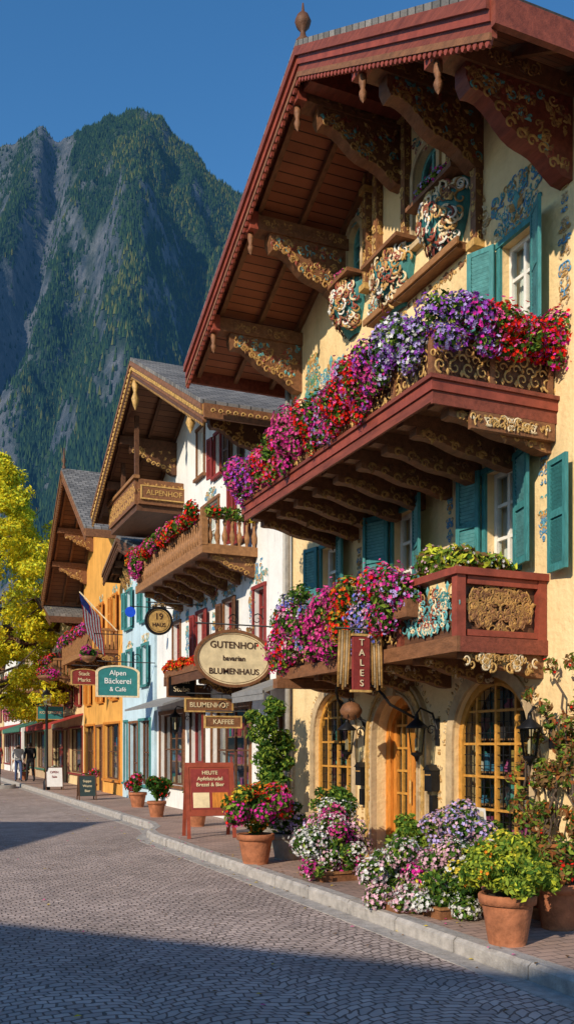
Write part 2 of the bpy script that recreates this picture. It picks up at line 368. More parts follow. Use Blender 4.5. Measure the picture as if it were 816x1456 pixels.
# ------------------------------------------------------------------ chalet
def chalet(P,X,y0,y1,ya,za,e0,ze0,e1,ze1,over,depth,wall,trim,soffit,ops,fh=.26,edge='brown_wood',teeth='red_trim',plinth='stone_trim',trim2=None):
    xr=X-over; xb=X+depth
    def zr(y):
        return za-(za-ze0)*(ya-y)/(ya-e0) if y<ya else za-(za-ze1)*(y-ya)/(e1-ya)
    w=MB(); w.T=FX(X)
    outer=[(y0,-.05),(y1,-.05),(y1,zr(y1)+.03),(ya,za+.03),(y0,zr(y0)+.03)]
    holes=[(arch if o[0]=='a' else rect)(*o[1:5]) for o in ops]
    w.plate(outer,holes,-.3,0,wall); w.T=None
    for (a,b,z) in ((y0,y0+.25,zr(y0)),(y1-.25,y1,zr(y1))): w.box(X+.302,xb,a,b,-.05,z+.02,wall)
    w.prism([(y0+.26,-.05),(y1-.26,-.05),(y1-.26,zr(y1)),(ya,za),(y0+.26,zr(y0))],xb-.25,xb,wall)
    for z in (2.72,5.0): w.box(X+.31,xb-.26,y0+.26,y1-.26,z,z+.15,'interior')
    w.box(X+2.2,X+2.3,y0+.26,y1-.26,0,min(zr(y0),zr(y1))-.1,'interior')
    w.build('walls',P)
    r=MB()
    for ye,ze in ((e0,ze0),(e1,ze1)):
        r.prism([(ya,za),(ye,ze),(ye,ze+.05),(ya,za+.05)],xr+.001,xb+.5,soffit)
        r.prism([(ya,za+.054),(ye,ze+.054),(ye,ze+.13),(ya,za+.13)],xr-.09,xb+.5,'shingles')
        r.prism([(ya,za-fh),(ye,ze-fh),(ye,ze+.048),(ya,za+.048)],xr-.05,xr,trim)
        r.prism([(ya,za-fh*.55),(ye,ze-fh*.55),(ye,ze+.050),(ya,za+.050)],xr-.075,xr-.0505,trim2 or trim)
        r.prism([(ya,za-fh*.2),(ye,ze-fh*.2),(ye,ze+.052),(ya,za+.052)],xr-.11,xr-.0755,trim)
        r.prism([(ya,za-fh-.03),(ye,ze-fh-.03),(ye,ze-fh+.03),(ya,za-fh+.03)],xr-.075,xr-.0505,edge)
        s=-1 if ye<ya else 1
        r.box(xr-.06,xb+.5,min(ye,ye+s*.06),max(ye,ye+s*.06),ze-fh*.75,ze+.05,trim)
        n=int(math.hypot(ye-ya,ze-za)/.1)
        for k in range(n):
            q=(k+.5)/n; y=ya+(ye-ya)*q; z=za+(ze-za)*q
            r.prism([(y-.036,z-fh-.03),(y+.036,z-fh-.03),(y+.02,z-fh-.075),(y,z-fh-.09),(y-.02,z-fh-.075)],xr-.065,xr-.03,teeth)
        for k in range(3):
            x=xr+.12+(over-.2)*k/2
            r.prism([(ya,za-.11),(ye,ze-.11),(ye,ze-.002),(ya,za-.002)],x,x+.07,edge)
    r.build('roof',P)
    return zr,xr
# ------------------------------------------------------------------ foliage
def foliage(name,parent,clumps,leaves,nl,nf,ls=.05,fs=.03,default=None,zmin=None):
    mb=MB(); vol=[c[3]*c[4]+c[3]*c[5]+c[4]*c[5] for c in clumps]
    fcl=[(c,v) for c,v in zip(clumps,vol) if c[6]]
    for _i in range(nl+nf):
        fl=_i>=nl
        if fl and not fcl: break
        c=R.choices([q[0] for q in fcl],[q[1] for q in fcl])[0] if fl else R.choices(clumps,vol)[0]
        d=Vector((R.gauss(0,1),R.gauss(0,1),R.gauss(0,1))).normalized()
        rad=(R.uniform(.5,1.02) if not fl else R.uniform(.84,1.15))
        if R.random()<.08: rad*=R.uniform(1.05,1.35)
        p=Vector((c[0]+d.x*c[3]*rad,c[1]+d.y*c[4]*rad,c[2]+d.z*c[5]*rad))
        if zmin is not None and p.z<zmin: continue
        if fl:
            nrm=(d+Vector((R.uniform(-.6,.6),R.uniform(-.6,.6),R.uniform(-.3,.7)))).normalized()
            a=nrm.orthogonal().normalized(); b=nrm.cross(a); s=fs*R.uniform(.6,1.25); r0=R.uniform(0,6)
            vs=[tuple(p)]; fs_=[]
            for k in range(10):
                t=r0+k*pi/5; rr=s if k%2==0 else s*.6
                q=p+(a*math.cos(t)+b*math.sin(t))*rr+nrm*(s*.3)
                vs.append(tuple(q))
            for k in range(5):
                fs_.append((0,1+(2*k-1)%10,1+2*k,1+2*k+1))
            mb.add(vs,fs_,R.choice(c[6]))
        else:
            nrm=(d*.7+Vector((R.uniform(-1,1),R.uniform(-1,1),R.uniform(-.6,1)))).normalized()
            a=nrm.orthogonal().normalized(); a=(Matrix.Rotation(R.uniform(0,6.28),3,nrm)@a); b=nrm.cross(a); s=ls*R.uniform(.6,1.3)
            mb.add([tuple(p-a*s),tuple(p+b*s*.45+nrm*s*.12),tuple(p+a*s),tuple(p-b*s*.45+nrm*s*.12)],[(0,1,2,3)],R.choice(leaves))
    return mb.build(name,parent)
G=['leaf_dark','leaf_mid','leaf_mid']
# =================================================================== GROUND
TH=math.atan(558/1300); cs,sn=math.cos(TH),math.sin(TH)
g=MB(); g.add([(-6000,-6000,-.012),(6000,-6000,-.012),(6000,6000,-.012),(-6000,6000,-.012)],[(0,1,2,3)],'ground'); g.build('ground')
g=MB(); g.add([(-7,-30,0),(7,-30,0),(7,140,0),(-7,140,0)],[(0,1,2,3)],'setts'); g.build('road')
kpts=[(4.2,-30),(4.2,15.9),(4.3,16.6),(4.6,17.3),(4.75,18.2),(4.75,120)]
sw=MB()
KH=.13
poly=[(p[0]+.16,p[1]) for p in kpts]+[(9.5,120),(9.5,-30)]
sw.prism(poly,-.01,KH,'pavers',axis='z'); sw.build('sidewalk')
kb=MB()
for i in range(len(kpts)-1):
    a,b=kpts[i],kpts[i+1]; Ln=math.hypot(b[0]-a[0],b[1]-a[1]); n=max(1,int(Ln/.95))
    for k in range(n):
        p=[a[j]+(b[j]-a[j])*(k+.008)/n for j in (0,1)]; q=[a[j]+(b[j]-a[j])*(k+.992)/n for j in (0,1)]
        z=KH+.006+R.uniform(-.004,.005); dx=R.uniform(-.004,.004)
        prof=[(dx,-.01),(dx,z-.03),(dx+.03,z),(.158,z),(.158,-.01)]
        vs=[(p[0]+u,p[1],v) for u,v in prof]+[(q[0]+u,q[1],v) for u,v in prof]
        kb.add(vs,[(0,1,2,3,4),(9,8,7,6,5)]+[(j,(j+1)%5,(j+1)%5+5,j+5) for j in range(5)],'kerb_stone')
        kb.prism([(p[0]-.2,p[1]),(q[0]-.2,q[1]),(q[0]-.006,q[1]),(p[0]-.006,p[1])],-.01,.006,'kerb_stone',axis='z')
kb.build('kerb')
sw=MB(); sw.prism([(-6,-30),(-6,140),(-14,140),(-14,-30)],-.01,KH,'pavers',axis='z'); sw.build('sidewalk')
kb=MB(); kb.box(-6,-5.84,-30,140,-.01,KH+.005,'kerb_stone'); kb.build('kerb')
lv=MB()
for i in range(420):
    y=R.uniform(3,42); x=R.choice([R.gauss(4.1,.12),R.uniform(1,5.8),R.gauss(4.5,.3)]) if y<25 else R.gauss(3.8,1.3)
    if x>5.8: continue
    z=(KH+.012 if x>4.2 else .012); a=R.uniform(0,6.3); s=R.uniform(.015,.03); c_,s_=math.cos(a)*s,math.sin(a)*s
    lv.add([(x-c_,y-s_,z),(x+s_*.6,y-c_*.6,z+.006),(x+c_,y+s_,z+.002),(x-s_*.6,y+c_*.6,z+.008)],[(0,1,2,3)],R.choice(['leaf_gold','leaf_brown','leaf_brown','f_pink','leaf_brown']))
lv.build('fallen_leaves')
# =================================================================== MAIN BUILDING
P=grp('bavarian_gable_building')
X=6.0
ops=[('a',7.63,9.04,.62,2.45),('a',9.74,10.9,.02,2.36),('a',11.59,12.87,.66,2.48),
     ('r',7.885,8.39,3.6,4.69),('r',9.9,10.43,3.6,4.69),('r',12.04,12.6,3.6,4.69),
     ('r',7.6,8.12,5.95,7.05),('r',12.0,12.55,5.95,7.05),
     ('a',9.38,9.92,7.95,9.05),('a',11.33,11.75,8.2,9.1)]
zr,xr=chalet(P,X,6.6,13.8,10.0,10.0,6.16,7.72,14.56,7.93,1.5,9,'stucco_yellow','red_wood','soffit_red',ops,fh=.27,edge='brown_wood',teeth='red_trim',trim2='red_trim')
w=MB()
for o in ops[3:8]:
    window(w,X,o[1],o[2],o[3],o[4],trim='teal',tw=.06)
for o in ops[8:]: window(w,X,*o[1:5],fr='teal_light',ar=True,rows=4,trim='stone_trim',tw=.07,curt=None)
w.build('windows',P)
w=MB()
for o in (ops[0],ops[2]):
    window(w,X,*o[1:5],fr='amber_wood',cols=4,rows=5,ar=True,trim='stone_trim',tw=.13,curt=None,cb=.034,depth=.07)
    w.T=FX(X); a,b,z0,z1=o[1:5]
    w.plate(arch(a,b,z0,z1,14,-.05),[arch(a,b,z0-.01,z1,14,-.09)],-.10,-.05,'amber_wood')
    # thin leading inside each pane
    for k in range(1,12):
        if k%3==0: continue
        u=a+(b-a)*k/12; r=(b-a)/2; zt=z1-r+math.sqrt(max(0,r*r-(u-(a+b)/2)**2)); w.box(u-.004,u+.004,z0+.05,zt-.05,-.089,-.08,'iron')
    for k in range(1,15):
        if k%3==0: continue
        v=z0+(z1-z0)*k/15; d=(b-a)/2
        if v>z1-d: d=math.sqrt(max(0,d*d-(v-z1+d)**2))
        w.box((a+b)/2-d+.05,(a+b)/2+d-.05,v-.004,v+.004,-.0905,-.0815,'iron')
    archband(w,a,b,z1,.19,['ochre','stone_trim','paint_cream'],24,.045)
    w.T=None
w.build('arched_shop_windows',P)
w=MB()
for o in (ops[0],ops[2]):
    for z in (.64,1.02,1.40,1.78,2.12):
        w.box(X+.31,X+.6,o[1]-.15,o[2]+.3,z-.02,z,'mid_wood')
        y=o[1]-.1
        while y<o[2]+.25:
            ww=R.uniform(.03,.13); h=R.uniform(.07,.28)
            q=R.random()
            if q<.35: w.lathe([(ww*.5,0),(ww*.7,h*.3),(ww*.3,h*.7),(ww*.35,h)],(X+.42,y+ww/2,z+.002),'goods%d'%R.randrange(6),8)
            elif q<.75: w.box(X+.34+R.uniform(.01,.1),X+.55,y,y+ww,z+.002,z+h,'goods%d'%R.randrange(6))
            y+=ww+R.uniform(.01,.09)
    w.box(X+.75,X+.78,o[1]-.3,o[2]+.3,.1,2.6,'interior')
w.build('shop_goods',P)
# door
w=MB(); w.T=FX(X); a,b=9.74,10.9
w.plate(arch(a,b,.0,2.36,14,.2),[arch(a,b,-.001,2.36,14,.001)],0,.07,'stone_trim')
w.plate(arch(a,b,.0,2.36,14,.16),[arch(a,b,-.001,2.36,14,.11)],.0705,.095,'gold')
w.plate(arch(a,b,.0,2.36,14,.03),[arch(a,b,-.001,2.36,14,.0)],.0705,.09,'stone_trim')
archband(w,a,b,2.36,.07,['ochre','gold'],26,.03,.009,.072)
archband(w,a,b,2.36,.26,['ochre','paint_cream','stone_trim'],26,.04)
for yy in (a-.1,b+.1): crest(w,yy,1.1,.06,1.7,['ochre','gold'],26,.008,.072,(.02,.035),sym=False)
w.plate([((a+b)/2-.07,2.34),((a+b)/2+.07,2.34),((a+b)/2+.11,2.62),((a+b)/2-.11,2.62)],[],.0,.13,'stone_trim')
w.plate(arch(a,b,.0,2.36,14,.0),[arch(a,b,-.001,2.36,14,-.12)],-.26,-.14,'door_orange')
m=(a+b)/2
for (u0,u1) in ((a+.13,m-.012),(m+.012,b-.13)):
    w.box(u0,u0+.08,.14,2.15,-.24,-.185,'door_orange'); w.box(u1-.08,u1,.14,2.15,-.24,-.186,'door_orange')
    w.box(u0+.08,u1-.08,.14,.75,-.235,-.19,'door_orange'); w.box(u0+.13,u1-.13,.25,.65,-.2,-.175,'ochre')
    for z in (1.05,1.35,1.65,1.95): w.box(u0+.08,u1-.08,z,z+.03,-.23,-.19,'amber_wood')
    w.box((u0+u1)/2-.013,(u0+u1)/2+.013,.75,2.2,-.232,-.192,'amber_wood')
w.box(m-.012,m+.012,.14,2.26,-.23,-.18,'amber_wood')
g_=arch(a+.1,b-.1,.7,2.26,14,0); w.add([(x,y,-.215) for x,y in g_],[tuple(range(len(g_)))],'glass')
w.tube([(m-.06,.95,-.14),(m-.06,1.25,-.14)],.014,'gold')
w.T=None
w.box(X-.62,X+.2,a-.1,b+.1,KH-.005,KH+.012,'sign_red')
w.build('front_door',P)
w=MB()
for (ya_,yb_) in ((6.6,9.54),(11.1,13.8)): w.box(X-.05,X,ya_,yb_,0,.5,'stone_trim'); w.box(X-.07,X,ya_,yb_,.5,.55,'stone_trim')
w.build('plinth',P)
# shutters + crests
w=MB()
def pair(o,wd,z0,z1,ang=14,l=True,r=True):
    if r: shutter(w,X,o[1]-.06,-1,wd,z0,z1,'teal',ang,'teal_light')
    if l: shutter(w,X,o[2]+.06,1,wd,z0,z1,'teal',ang,'teal_light')
pair(ops[3],.34,3.56,4.74); pair(ops[4],.42,3.56,4.74,20); pair(ops[5],.34,3.56,4.74)
shutter(w,X,10.95,-1,.24,3.56,4.74,'teal',50,'teal_light')
pair(ops[6],.33,5.9,7.1,25); pair(ops[7],.33,5.9,7.1)
shutter(w,X,7.28,-1,.34,3.4,4.5,'teal',8,'teal')
w.T=FX(X)
for o in ops[3:8]:
    m=(o[1]+o[2])/2
    crest(w,m,o[4]+.2,.8,.28,['teal_light','paint_blue','teal_light','ochre','paint_cream','teal'],32,.011,rs=(.035,.075))
    w.leafshape(m,o[4]+.28,.2,pi/2,.02,'teal_light'); w.leafshape(m-.02,o[4]+.26,.16,pi*.72,.02,'ochre'); w.leafshape(m+.02,o[4]+.26,.16,pi*.28,.02,'ochre')
    crest(w,m,o[3]-.17,.8,.1,['ochre','paint_cream','stone_trim'],8,.009,rs=(.03,.05))
w.T=None
w.build('shutters_and_crests',P)
# painted facade ornaments
w=MB(); w.T=FX(X)
MX=['teal_light','ochre','stone_trim','paint_cream','teal','paint_maroon','white_frame']
crest(w,12.95,7.35,.45,.9,['teal_light','teal','ochre','paint_green'],44,.012,rs=(.04,.1))
crest(w,8.75,8.55,.4,.8,['teal_light','teal','paint_blue','ochre'],40,.012,rs=(.04,.1))
crest(w,10.75,7.7,.7,.8,MX,50,.014,rs=(.05,.11)); 
crest(w,11.54,9.2,.55,.2,MX,10,.012,rs=(.03,.07)); crest(w,9.65,9.2,.6,.3,MX,16,.013,rs=(.04,.08))
crest(w,7.85,7.52,.95,.3,['paint_cream','ochre','paint_blue','teal_light'],28,.012,rs=(.04,.08))
crest(w,7.12,6.5,.14,1.5,['ochre','paint_blue','stone_trim'],26,.009,rs=(.025,.05))
crest(w,8.62,6.6,.14,1.3,['ochre','teal_light','stone_trim'],24,.009,rs=(.025,.05))
crest(w,8.5,7.6,.3,.5,['paint_cream','stone_trim','ochre'],16,.010,rs=(.03,.06))
crest(w,12.2,8.3,.35,.4,['teal_light','ochre'],16,.012,rs=(.03,.07))
crest(w,10.3,6.8,1.1,.6,['teal_light','ochre','paint_cream','stone_trim'],50,.011,rs=(.035,.08))
for yy in (9.12,11.4,7.43): crest(w,yy,4.15,.12,1.0,['ochre','paint_blue','teal_light'],22,.008,rs=(.02,.045))
for y in (9.35,11.3): crest(w,y,1.3,.08,1.5,['ochre','ochre','stone_trim'],14,.008,rs=(.02,.04))
w.T=None; w.build('painted_ornament',P)
# balconettes
w=MB()
for (yy,zt,wd,hh) in ((9.12,8.15,.9,.72),(10.3,8.0,.85,.7),(11.55,8.2,.7,.7)):
    n=12; vs=[];fs=[]
    for i in range(9):
        q=i/8; z=zt-hh*q; pr=.30*math.sin(pi*min(1,(q*.8+.2)))+.04; ww=wd/2*(1-.55*q*q)
        for k in range(n+1):
            t=pi*k/n; vs.append((X-pr*math.sin(t)-.002,yy+ww*math.cos(t),z))
    for i in range(8):
        for k in range(n): fs.append((i*(n+1)+k,i*(n+1)+k+1,(i+1)*(n+1)+k+1,(i+1)*(n+1)+k))
    w.add(vs,fs,'teal',True)
    w.box(X-.32,X,yy-wd/2-.04,yy+wd/2+.04,zt,zt+.05,'brown_wood')
    for j in range(120):
        q=R.uniform(.02,.9); t=R.uniform(.1,.9)*pi; z=zt-hh*q; pr=.30*math.sin(pi*min(1,(q*.8+.2)))+.05; ww=wd/2*(1-.55*q*q)
        px,py=X-pr*math.sin(t)-.01,yy+ww*math.cos(t)
        nx,ny=-math.sin(t)*pr/ .34,math.cos(t)*.6; l=math.hypot(nx,ny); nx/=l; ny/=l
        w.T=Matrix(((ny*-1,0,nx,px),(nx,0,ny,py),(0,1,0,z),(0,0,0,1)))
        w.spiral(0,0,R.uniform(.04,.09),R.uniform(0,6),R.uniform(.8,1.2),R.choice((-1,1)),.016,.004,R.choice(['white_frame','paint_cream','red_trim','ochre','brown_wood','paint_cream','red_trim','gold']))
    w.T=None
w.build('carved_balconettes',P)
w=MB()
for yy,z0,z1 in ((8.52,7.3,9.15),(9.02,8.2,9.4),(10.05,8.05,9.8),(10.78,7.9,9.6),(11.08,8.0,9.45)):
    w.box(X-.1,X-.001,yy-.05,yy+.05,z0,zr(yy),'brown_wood')
    w.T=FX(X-.1)
    crest(w,yy,(z0+z1)/2,.05,(z1-z0),['gold','ochre'],26,.010,.002,(.025,.045),sym=False)
    w.T=FY(yy-.05); crest(w,X-.05,(z0+z1)/2,.04,(z1-z0),['gold','ochre'],20,.010,.002,(.025,.04),sym=False)
    w.T=None
    w.box(X-.14,X-.002,yy-.08,yy+.08,z0-.08,z0,'gold'); w.box(X-.14,X-.002,yy-.08,yy+.08,z1-.2,z1-.12,'gold')
w.box(X-.16,X,8.75,10.9,7.34,7.42,'brown_wood'); w.box(X-.19,X-.161,8.7,10.95,7.36,7.44,'mid_wood')
w.T=FX(X); crest(w,9.8,7.24,2.0,.1,['ochre','gold','brown_wood'],16,.013,.004,(.035,.06)); w.T=None
w.build('attic_columns',P)
# roof brackets + purlins
w=MB()
ORN=['ochre','gold','mid_wood','ochre','teal_light','brown_wood','red_trim']
for (yy,mt,h) in ((13.45,'brown_wood',.72),(11.85,'brown_wood',.75),(10.25,'brown_wood',.68),(8.55,'brown_wood',.7),(7.1,'red_wood',.78)):
    zt=zr(yy)-.34
    w.box(xr+.1,X,yy-.12,yy+.12,zt,zt+.2,'brown_wood'); w.box(xr-.02,xr+.1,yy-.14,yy+.14,zt-.02,zt+.22,'red_trim')
    w.T=FY(yy-.12); crest(w,xr+.8,zt+.1,1.2,.08,['mid_wood','ochre','brown_wood'],14,.01,.002,(.03,.05)); w.T=None
    bracket(w,yy,X,xr+.28,zt,h,mt,ORN,.18,5)
    w.lathe([(.0,-.3),(.03,-.26),(.045,-.2),(.025,-.15),(.045,-.08),(.04,0)],(xr+.04,yy,zt-.02),'brown_wood',8)
w.build('roof_brackets',P)
w=MB(); w.box(xr+.05,X,9.9,10.1,9.62,9.88,'red_wood')
w.lathe([(.07,0),(.09,.04),(.04,.1),(.03,.16),(.08,.22),(.10,.28),(.07,.35),(.02,.4),(.01,.5)],(xr,10.0,10.1),'dark_wood',12)
w.build('ridge_finial',P)
# upper balcony
w=MB(); xo=4.6; ya_,yb_=7.27,12.19; zf=5.0
w.box(xo,X,ya_,yb_,zf+.02,zf+.12,'brown_wood')
w.box(xo-.05,xo-.001,ya_-.05,yb_+.05,zf-.01,zf+.13,'red_trim'); w.box(xo-.075,xo-.051,ya_-.075,yb_+.05,zf+.09,zf+.13,'red_wood')
w.box(xo-.001,X,ya_-.05,ya_-.001,zf-.01,zf+.13,'red_trim'); w.box(xo-.05,X,ya_-.075,ya_-.051,zf+.09,zf+.13,'red_wood'); w.box(xo-.001,X,yb_+.001,yb_+.05,zf-.01,zf+.13,'red_trim')
w.box(xo-.03,X,ya_-.03,ya_-.0,zf-.13,zf-.012,'red_wood'); w.box(xo-.03,xo,ya_,yb_,zf-.11,zf-.012,'red_wood')
w.box(xo-.02,xo+.06,ya_,yb_,5.53,5.59,'red_trim'); w.box(xo,X,ya_-.02,ya_+.06,5.531,5.591,'red_trim'); w.box(xo,X,yb_-.06,yb_+.02,5.531,5.591,'red_trim')
for k in range(8):
    y=ya_+.04+(yb_-ya_-.08)*k/7; w.box(xo-.015,xo+.065,y-.04,y+.04,zf+.12,5.53,'brown_wood')
for x in (xo+.65,X-.06): w.box(x-.03,x+.03,ya_-.015,ya_+.05,zf+.12,5.53,'brown_wood')
w.T=FX(xo); fret(w,ya_,yb_,zf+.15,5.53,'gold',.15,.013,0,'ochre')
w.T=FY(ya_); fret(w,xo,X,zf+.15,5.53,'gold',.15,.013,0,'ochre')
w.T=None
w.box(xo+.03,xo+.035,ya_,yb_,zf+.14,5.53,'dark_wood'); w.box(xo+.04,X,ya_+.03,ya_+.035,zf+.14,5.53,'dark_wood')
for k in range(9):
    y=ya_+.12+(yb_-ya_-.24)*k/8
    w.box(xo+.05,X,y-.07,y+.07,zf-.11,zf+.018,'brown_wood')
    bracket(w,y,X,xo+.2,zf-.112,.28,'brown_wood',['ochre','brown_wood','mid_wood'],.14,1.)
w.T=FY(ya_-.032); crest(w,5.45,zf-.2,.9,.1,['gold','paint_cream','ochre'],18,.011,.002,(.03,.06)); w.T=None
w.box(5.0,X-.02,ya_-.028,ya_+.03,zf-.3,zf-.132,'brown_wood')
w.build('upper_balcony',P)
# lower balcony
w=MB(); xo=4.96; ya_,yb_=7.41,11.75; zf=2.62
w.box(xo,X,ya_,yb_,zf,zf+.12,'brown_wood'); w.box(xo-.04,xo-.001,ya_-.04,yb_+.1,zf-.02,zf+.13,'brown_wood'); w.box(xo-.001,X,ya_-.04,ya_-.001,zf-.02,zf+.13,'red_wood')
w.box(xo-.06,X,ya_-.06,ya_+.1,3.34,3.41,'red_trim'); w.box(xo-.06,xo+.1,ya_+.101,8.55,3.34,3.41,'red_trim'); w.box(xo-.04,xo+.08,8.551,yb_,3.18,3.25,'red_trim')
for x in (xo+.02,X-.06): w.box(x-.05,x+.05,ya_-.03,ya_+.06,zf+.13,3.34,'red_trim')
w.box(xo+.1,X-.1,ya_-.02,ya_+.03,zf+.14,zf+.2,'red_trim'); w.box(xo+.1,X-.1,ya_-.02,ya_+.03,3.26,3.335,'red_trim')
for y in (8.5,9.6,10.7,11.7): w.box(xo-.02,xo+.06,y-.04,y+.04,zf+.13,3.2,'red_wood')
w.T=FY(ya_+.02); crest(w,5.46,3.05,.72,.46,['brown_wood','ochre','mid_wood','ochre'],80,.011,.008,(.035,.085))
crest(w,5.45,zf-.1,.9,.12,['gold','paint_cream','ochre'],22,.012,.04,(.03,.06))
w.T=FX(xo); fret(w,ya_,8.5,zf+.16,3.34,'teal_light',.18,.013,0,'ochre'); fret(w,8.5,yb_,zf+.15,3.18,'gold',.18,.013,0,'ochre')
crest(w,7.95,3.05,.9,.4,['teal_light','paint_cream','red_trim','teal'],50,.011,.004,(.03,.07))
w.T=None
w.box(xo+.05,X-.02,ya_+.04,ya_+.045,zf+.13,3.34,'dark_wood'); w.box(xo+.03,xo+.035,ya_+.05,yb_,zf+.13,3.18,'dark_wood')
for k in range(6):
    y=ya_+.1+(yb_-ya_-.2)*k/5
    bracket(w,y,X,xo+.1,zf-.002,.24,'brown_wood',['ochre','gold','paint_cream'],.14,.8)
w.box(4.75,X,11.4,11.55,zf-.14,zf-.01,'brown_wood')
w.build('lower_balcony',P)
w=MB(); w.tube([(5.9,13.72,0.1),(5.9,13.72,8.0)],.045,'pot_grey',8)
for z in (1.5,3.5,5.5,7.2): w.lathe([(.055,0),(.055,.04)],(5.9,13.72,z),'iron',8)
w.build('downpipe',P)
# ---- balcony flowers
FP=[['f_magenta','f_pink','f_purple'],['f_pink','f_red','f_magenta'],['f_red','f_pink'],['f_magenta','f_pink','f_pink'],['f_red','f_red','f_pink'],['f_pink','f_magenta','f_lav'],['f_red','f_pink','f_red'],['f_magenta','f_purple','f_pink'],['f_magenta','f_pink','f_purple'],]
cl=[]
n=58
for k in range(n):
    q=k/(n-1); y=12.35-q*4.95
    fp=FP[max(0,min(8,int((q*9)+R.uniform(-.6,.6))))] if q<.86 else ['f_lav','f_purple','f_lav','f_white']
    zc=5.62+R.uniform(-.12,.12)-(.12 if q<.4 else 0); s=R.uniform(.09,.2)
    cl.append((4.56+R.uniform(-.12,.06),y,zc,s,s*.9,s*1.1,fp if R.random()<.85 else None))
    if R.random()<.5: cl.append((4.48,y,zc-R.uniform(.15,.3),.08,.1,.13,fp))
n=20
for k in range(n):
    q=k/(n-1); x=4.6+q*1.45
    fp=['f_lav','f_purple'] if q<.25 else (['f_purple','f_lav','f_magenta'] if q<.4 else (['f_red','f_red','f_pink'] if q<.8 else ['f_red','f_magenta']))
    s=R.uniform(.1,.18)
    cl.append((x,7.2+R.uniform(-.08,.08),5.68+R.uniform(-.1,.1)+.08*(q<.4),s,s,s*1.1,fp if R.random()<.9 else None))
    if R.random()<.45: cl.append((x,7.12,5.45,.09,.08,.1,fp))
F=grp('balcony_flower_box'); foliage('geraniums_and_petunias',F,cl,G+['leaf_lime'],13000,12500,.036,.024)
w=MB(); w.box(4.62,4.8,7.35,12.1,5.4,5.6,'brown_wood'); w.build('planter_trough',F)
cl=[]
n=34
FQ=[['f_magenta','f_red'],['f_magenta','f_pink','f_lpink'],['f_blue','f_lav','f_white'],['f_pink','f_magenta'],['f_magenta','f_pink'],['f_magenta','f_pink'],['f_red','f_orange'],['f_lpink','f_lav','f_blue'],['f_magenta','f_red','f_pink'],['f_lav','f_magenta','f_pink']]
for k in range(n):
    q=k/(n-1); y=11.55-q*3.3; fp=FQ[max(0,min(9,int(q*10+R.uniform(-.5,.5))))]; s=R.uniform(.12,.22)
    cl.append((4.86+R.uniform(-.14,.06),y,3.28+R.uniform(-.16,.17),s,s*.9,s*1.1,fp if R.random()<.72 else None))
    if R.random()<.6: cl.append((4.8,y,2.98+R.uniform(-.1,.1),.11,.12,.17,fp))
cl.append((4.88,11.55,3.0,.22,.25,.3,['f_magenta','f_red','f_pink'])); cl.append((4.85,11.1,3.5,.2,.25,.22,['f_blue','f_lav','f_white'])); cl.append((4.85,10.9,3.65,.15,.25,.15,None))
F=grp('balcony_flower_box'); foliage('petunias',F,cl,G+['leaf_lime'],9500,7000,.04,.026)
w=MB(); w.box(4.8,4.94,8.1,11.5,3.02,3.2,'brown_wood'); w.build('planter_trough',F)
F=grp('balcony_flower_box')
foliage('grasses',F,[(5.1,7.6,3.53,.18,.2,.13,['f_yellow','f_white']),(5.4,7.55,3.5,.22,.15,.1,['f_white']),(5.05,8.0,3.55,.14,.2,.17,['f_lpink']),(5.6,7.6,3.47,.15,.12,.07,None)],['leaf_lime','leaf_yg','leaf_brown','leaf_mid'],1900,200,.05,.02)
w=MB(); w.box(5.0,5.7,7.5,7.7,3.3,3.46,'brown_wood'); w.build('planter_trough',F)
F=grp('balconette_flowers'); foliage('small_flowers',F,[(5.74,9.1,8.24,.1,.35,.07,['f_lav','f_magenta']),(5.76,11.5,8.28,.08,.22,.05,['f_pink'])],['leaf_dark','leaf_lime'],500,220,.035,.02)
# =================================================================== BUILDING 2 white
P2=grp('white_chalet')
X2=6.5
ops=[('r',17.0,19.3,.7,2.5),('r',19.9,20.9,.13,2.5),('r',21.5,23.6,.7,2.5),
     ('r',16.2,16.75,3.7,4.75),('r',17.9,18.5,3.7,4.75),('r',19.8,20.4,3.7,4.75),('r',21.8,22.4,3.7,4.75),
     ('r',17.2,17.75,5.9,7.1),('r',18.9,20.0,5.5,7.1),('r',21.0,21.5,6.0,7.1),
     ('r',17.6,18.0,7.5,8.35),('r',18.7,19.1,7.6,8.5),('r',19.9,20.4,7.9,9.0)]
zr2,xr2=chalet(P2,X2,15.35,24.0,20.4,10.35,15.2,7.6,24.9,7.95,1.5,9,'stucco_white','brown_wood','soffit_brown',ops,fh=.26,edge='dark_wood',teeth='ochre',trim2='ochre')
w=MB()
for i,o in enumerate(ops):
    if i in (0,2): window(w,X2,*o[1:5],fr='dark_wood',cols=4,rows=2,curt=None,trim='brown_wood',tw=.1)
    elif i==1: window(w,X2,*o[1:5],fr='paint_maroon',cols=2,rows=2,curt=None,trim='dark_wood',sill=False)
    else: window(w,X2,*o[1:5],fr='white_frame' if i>6 else 'paint_maroon',cols=2,rows=3,trim='paint_maroon' if i%2 else 'brown_wood')
for i in (4,5,7,9,10,11):
    o=ops[i]; shutter(w,X2,o[1]-.06,-1,.26,o[3],o[4],'paint_maroon' if i%2 else 'dark_wood',10); shutter(w,X2,o[2]+.06,1,.26,o[3],o[4],'paint_maroon' if i%2 else 'dark_wood',10)
w.T=FX(X2)
for i in range(3,10):
    o=ops[i]; crest(w,(o[1]+o[2])/2,o[4]+.22,.8,.22,['paint_blue','ochre','stone_trim','teal_light'],16,.013,rs=(.04,.08))
crest(w,17.1,5.2,1.6,.3,['paint_blue','ochre'],22,.013,rs=(.04,.08)); crest(w,18.2,3.0,2,.2,['teal','ochre'],16,.013,rs=(.04,.08))
crest(w,19.2,5.1,.5,.5,['ochre','teal','paint_maroon'],26,.016,rs=(.05,.09))
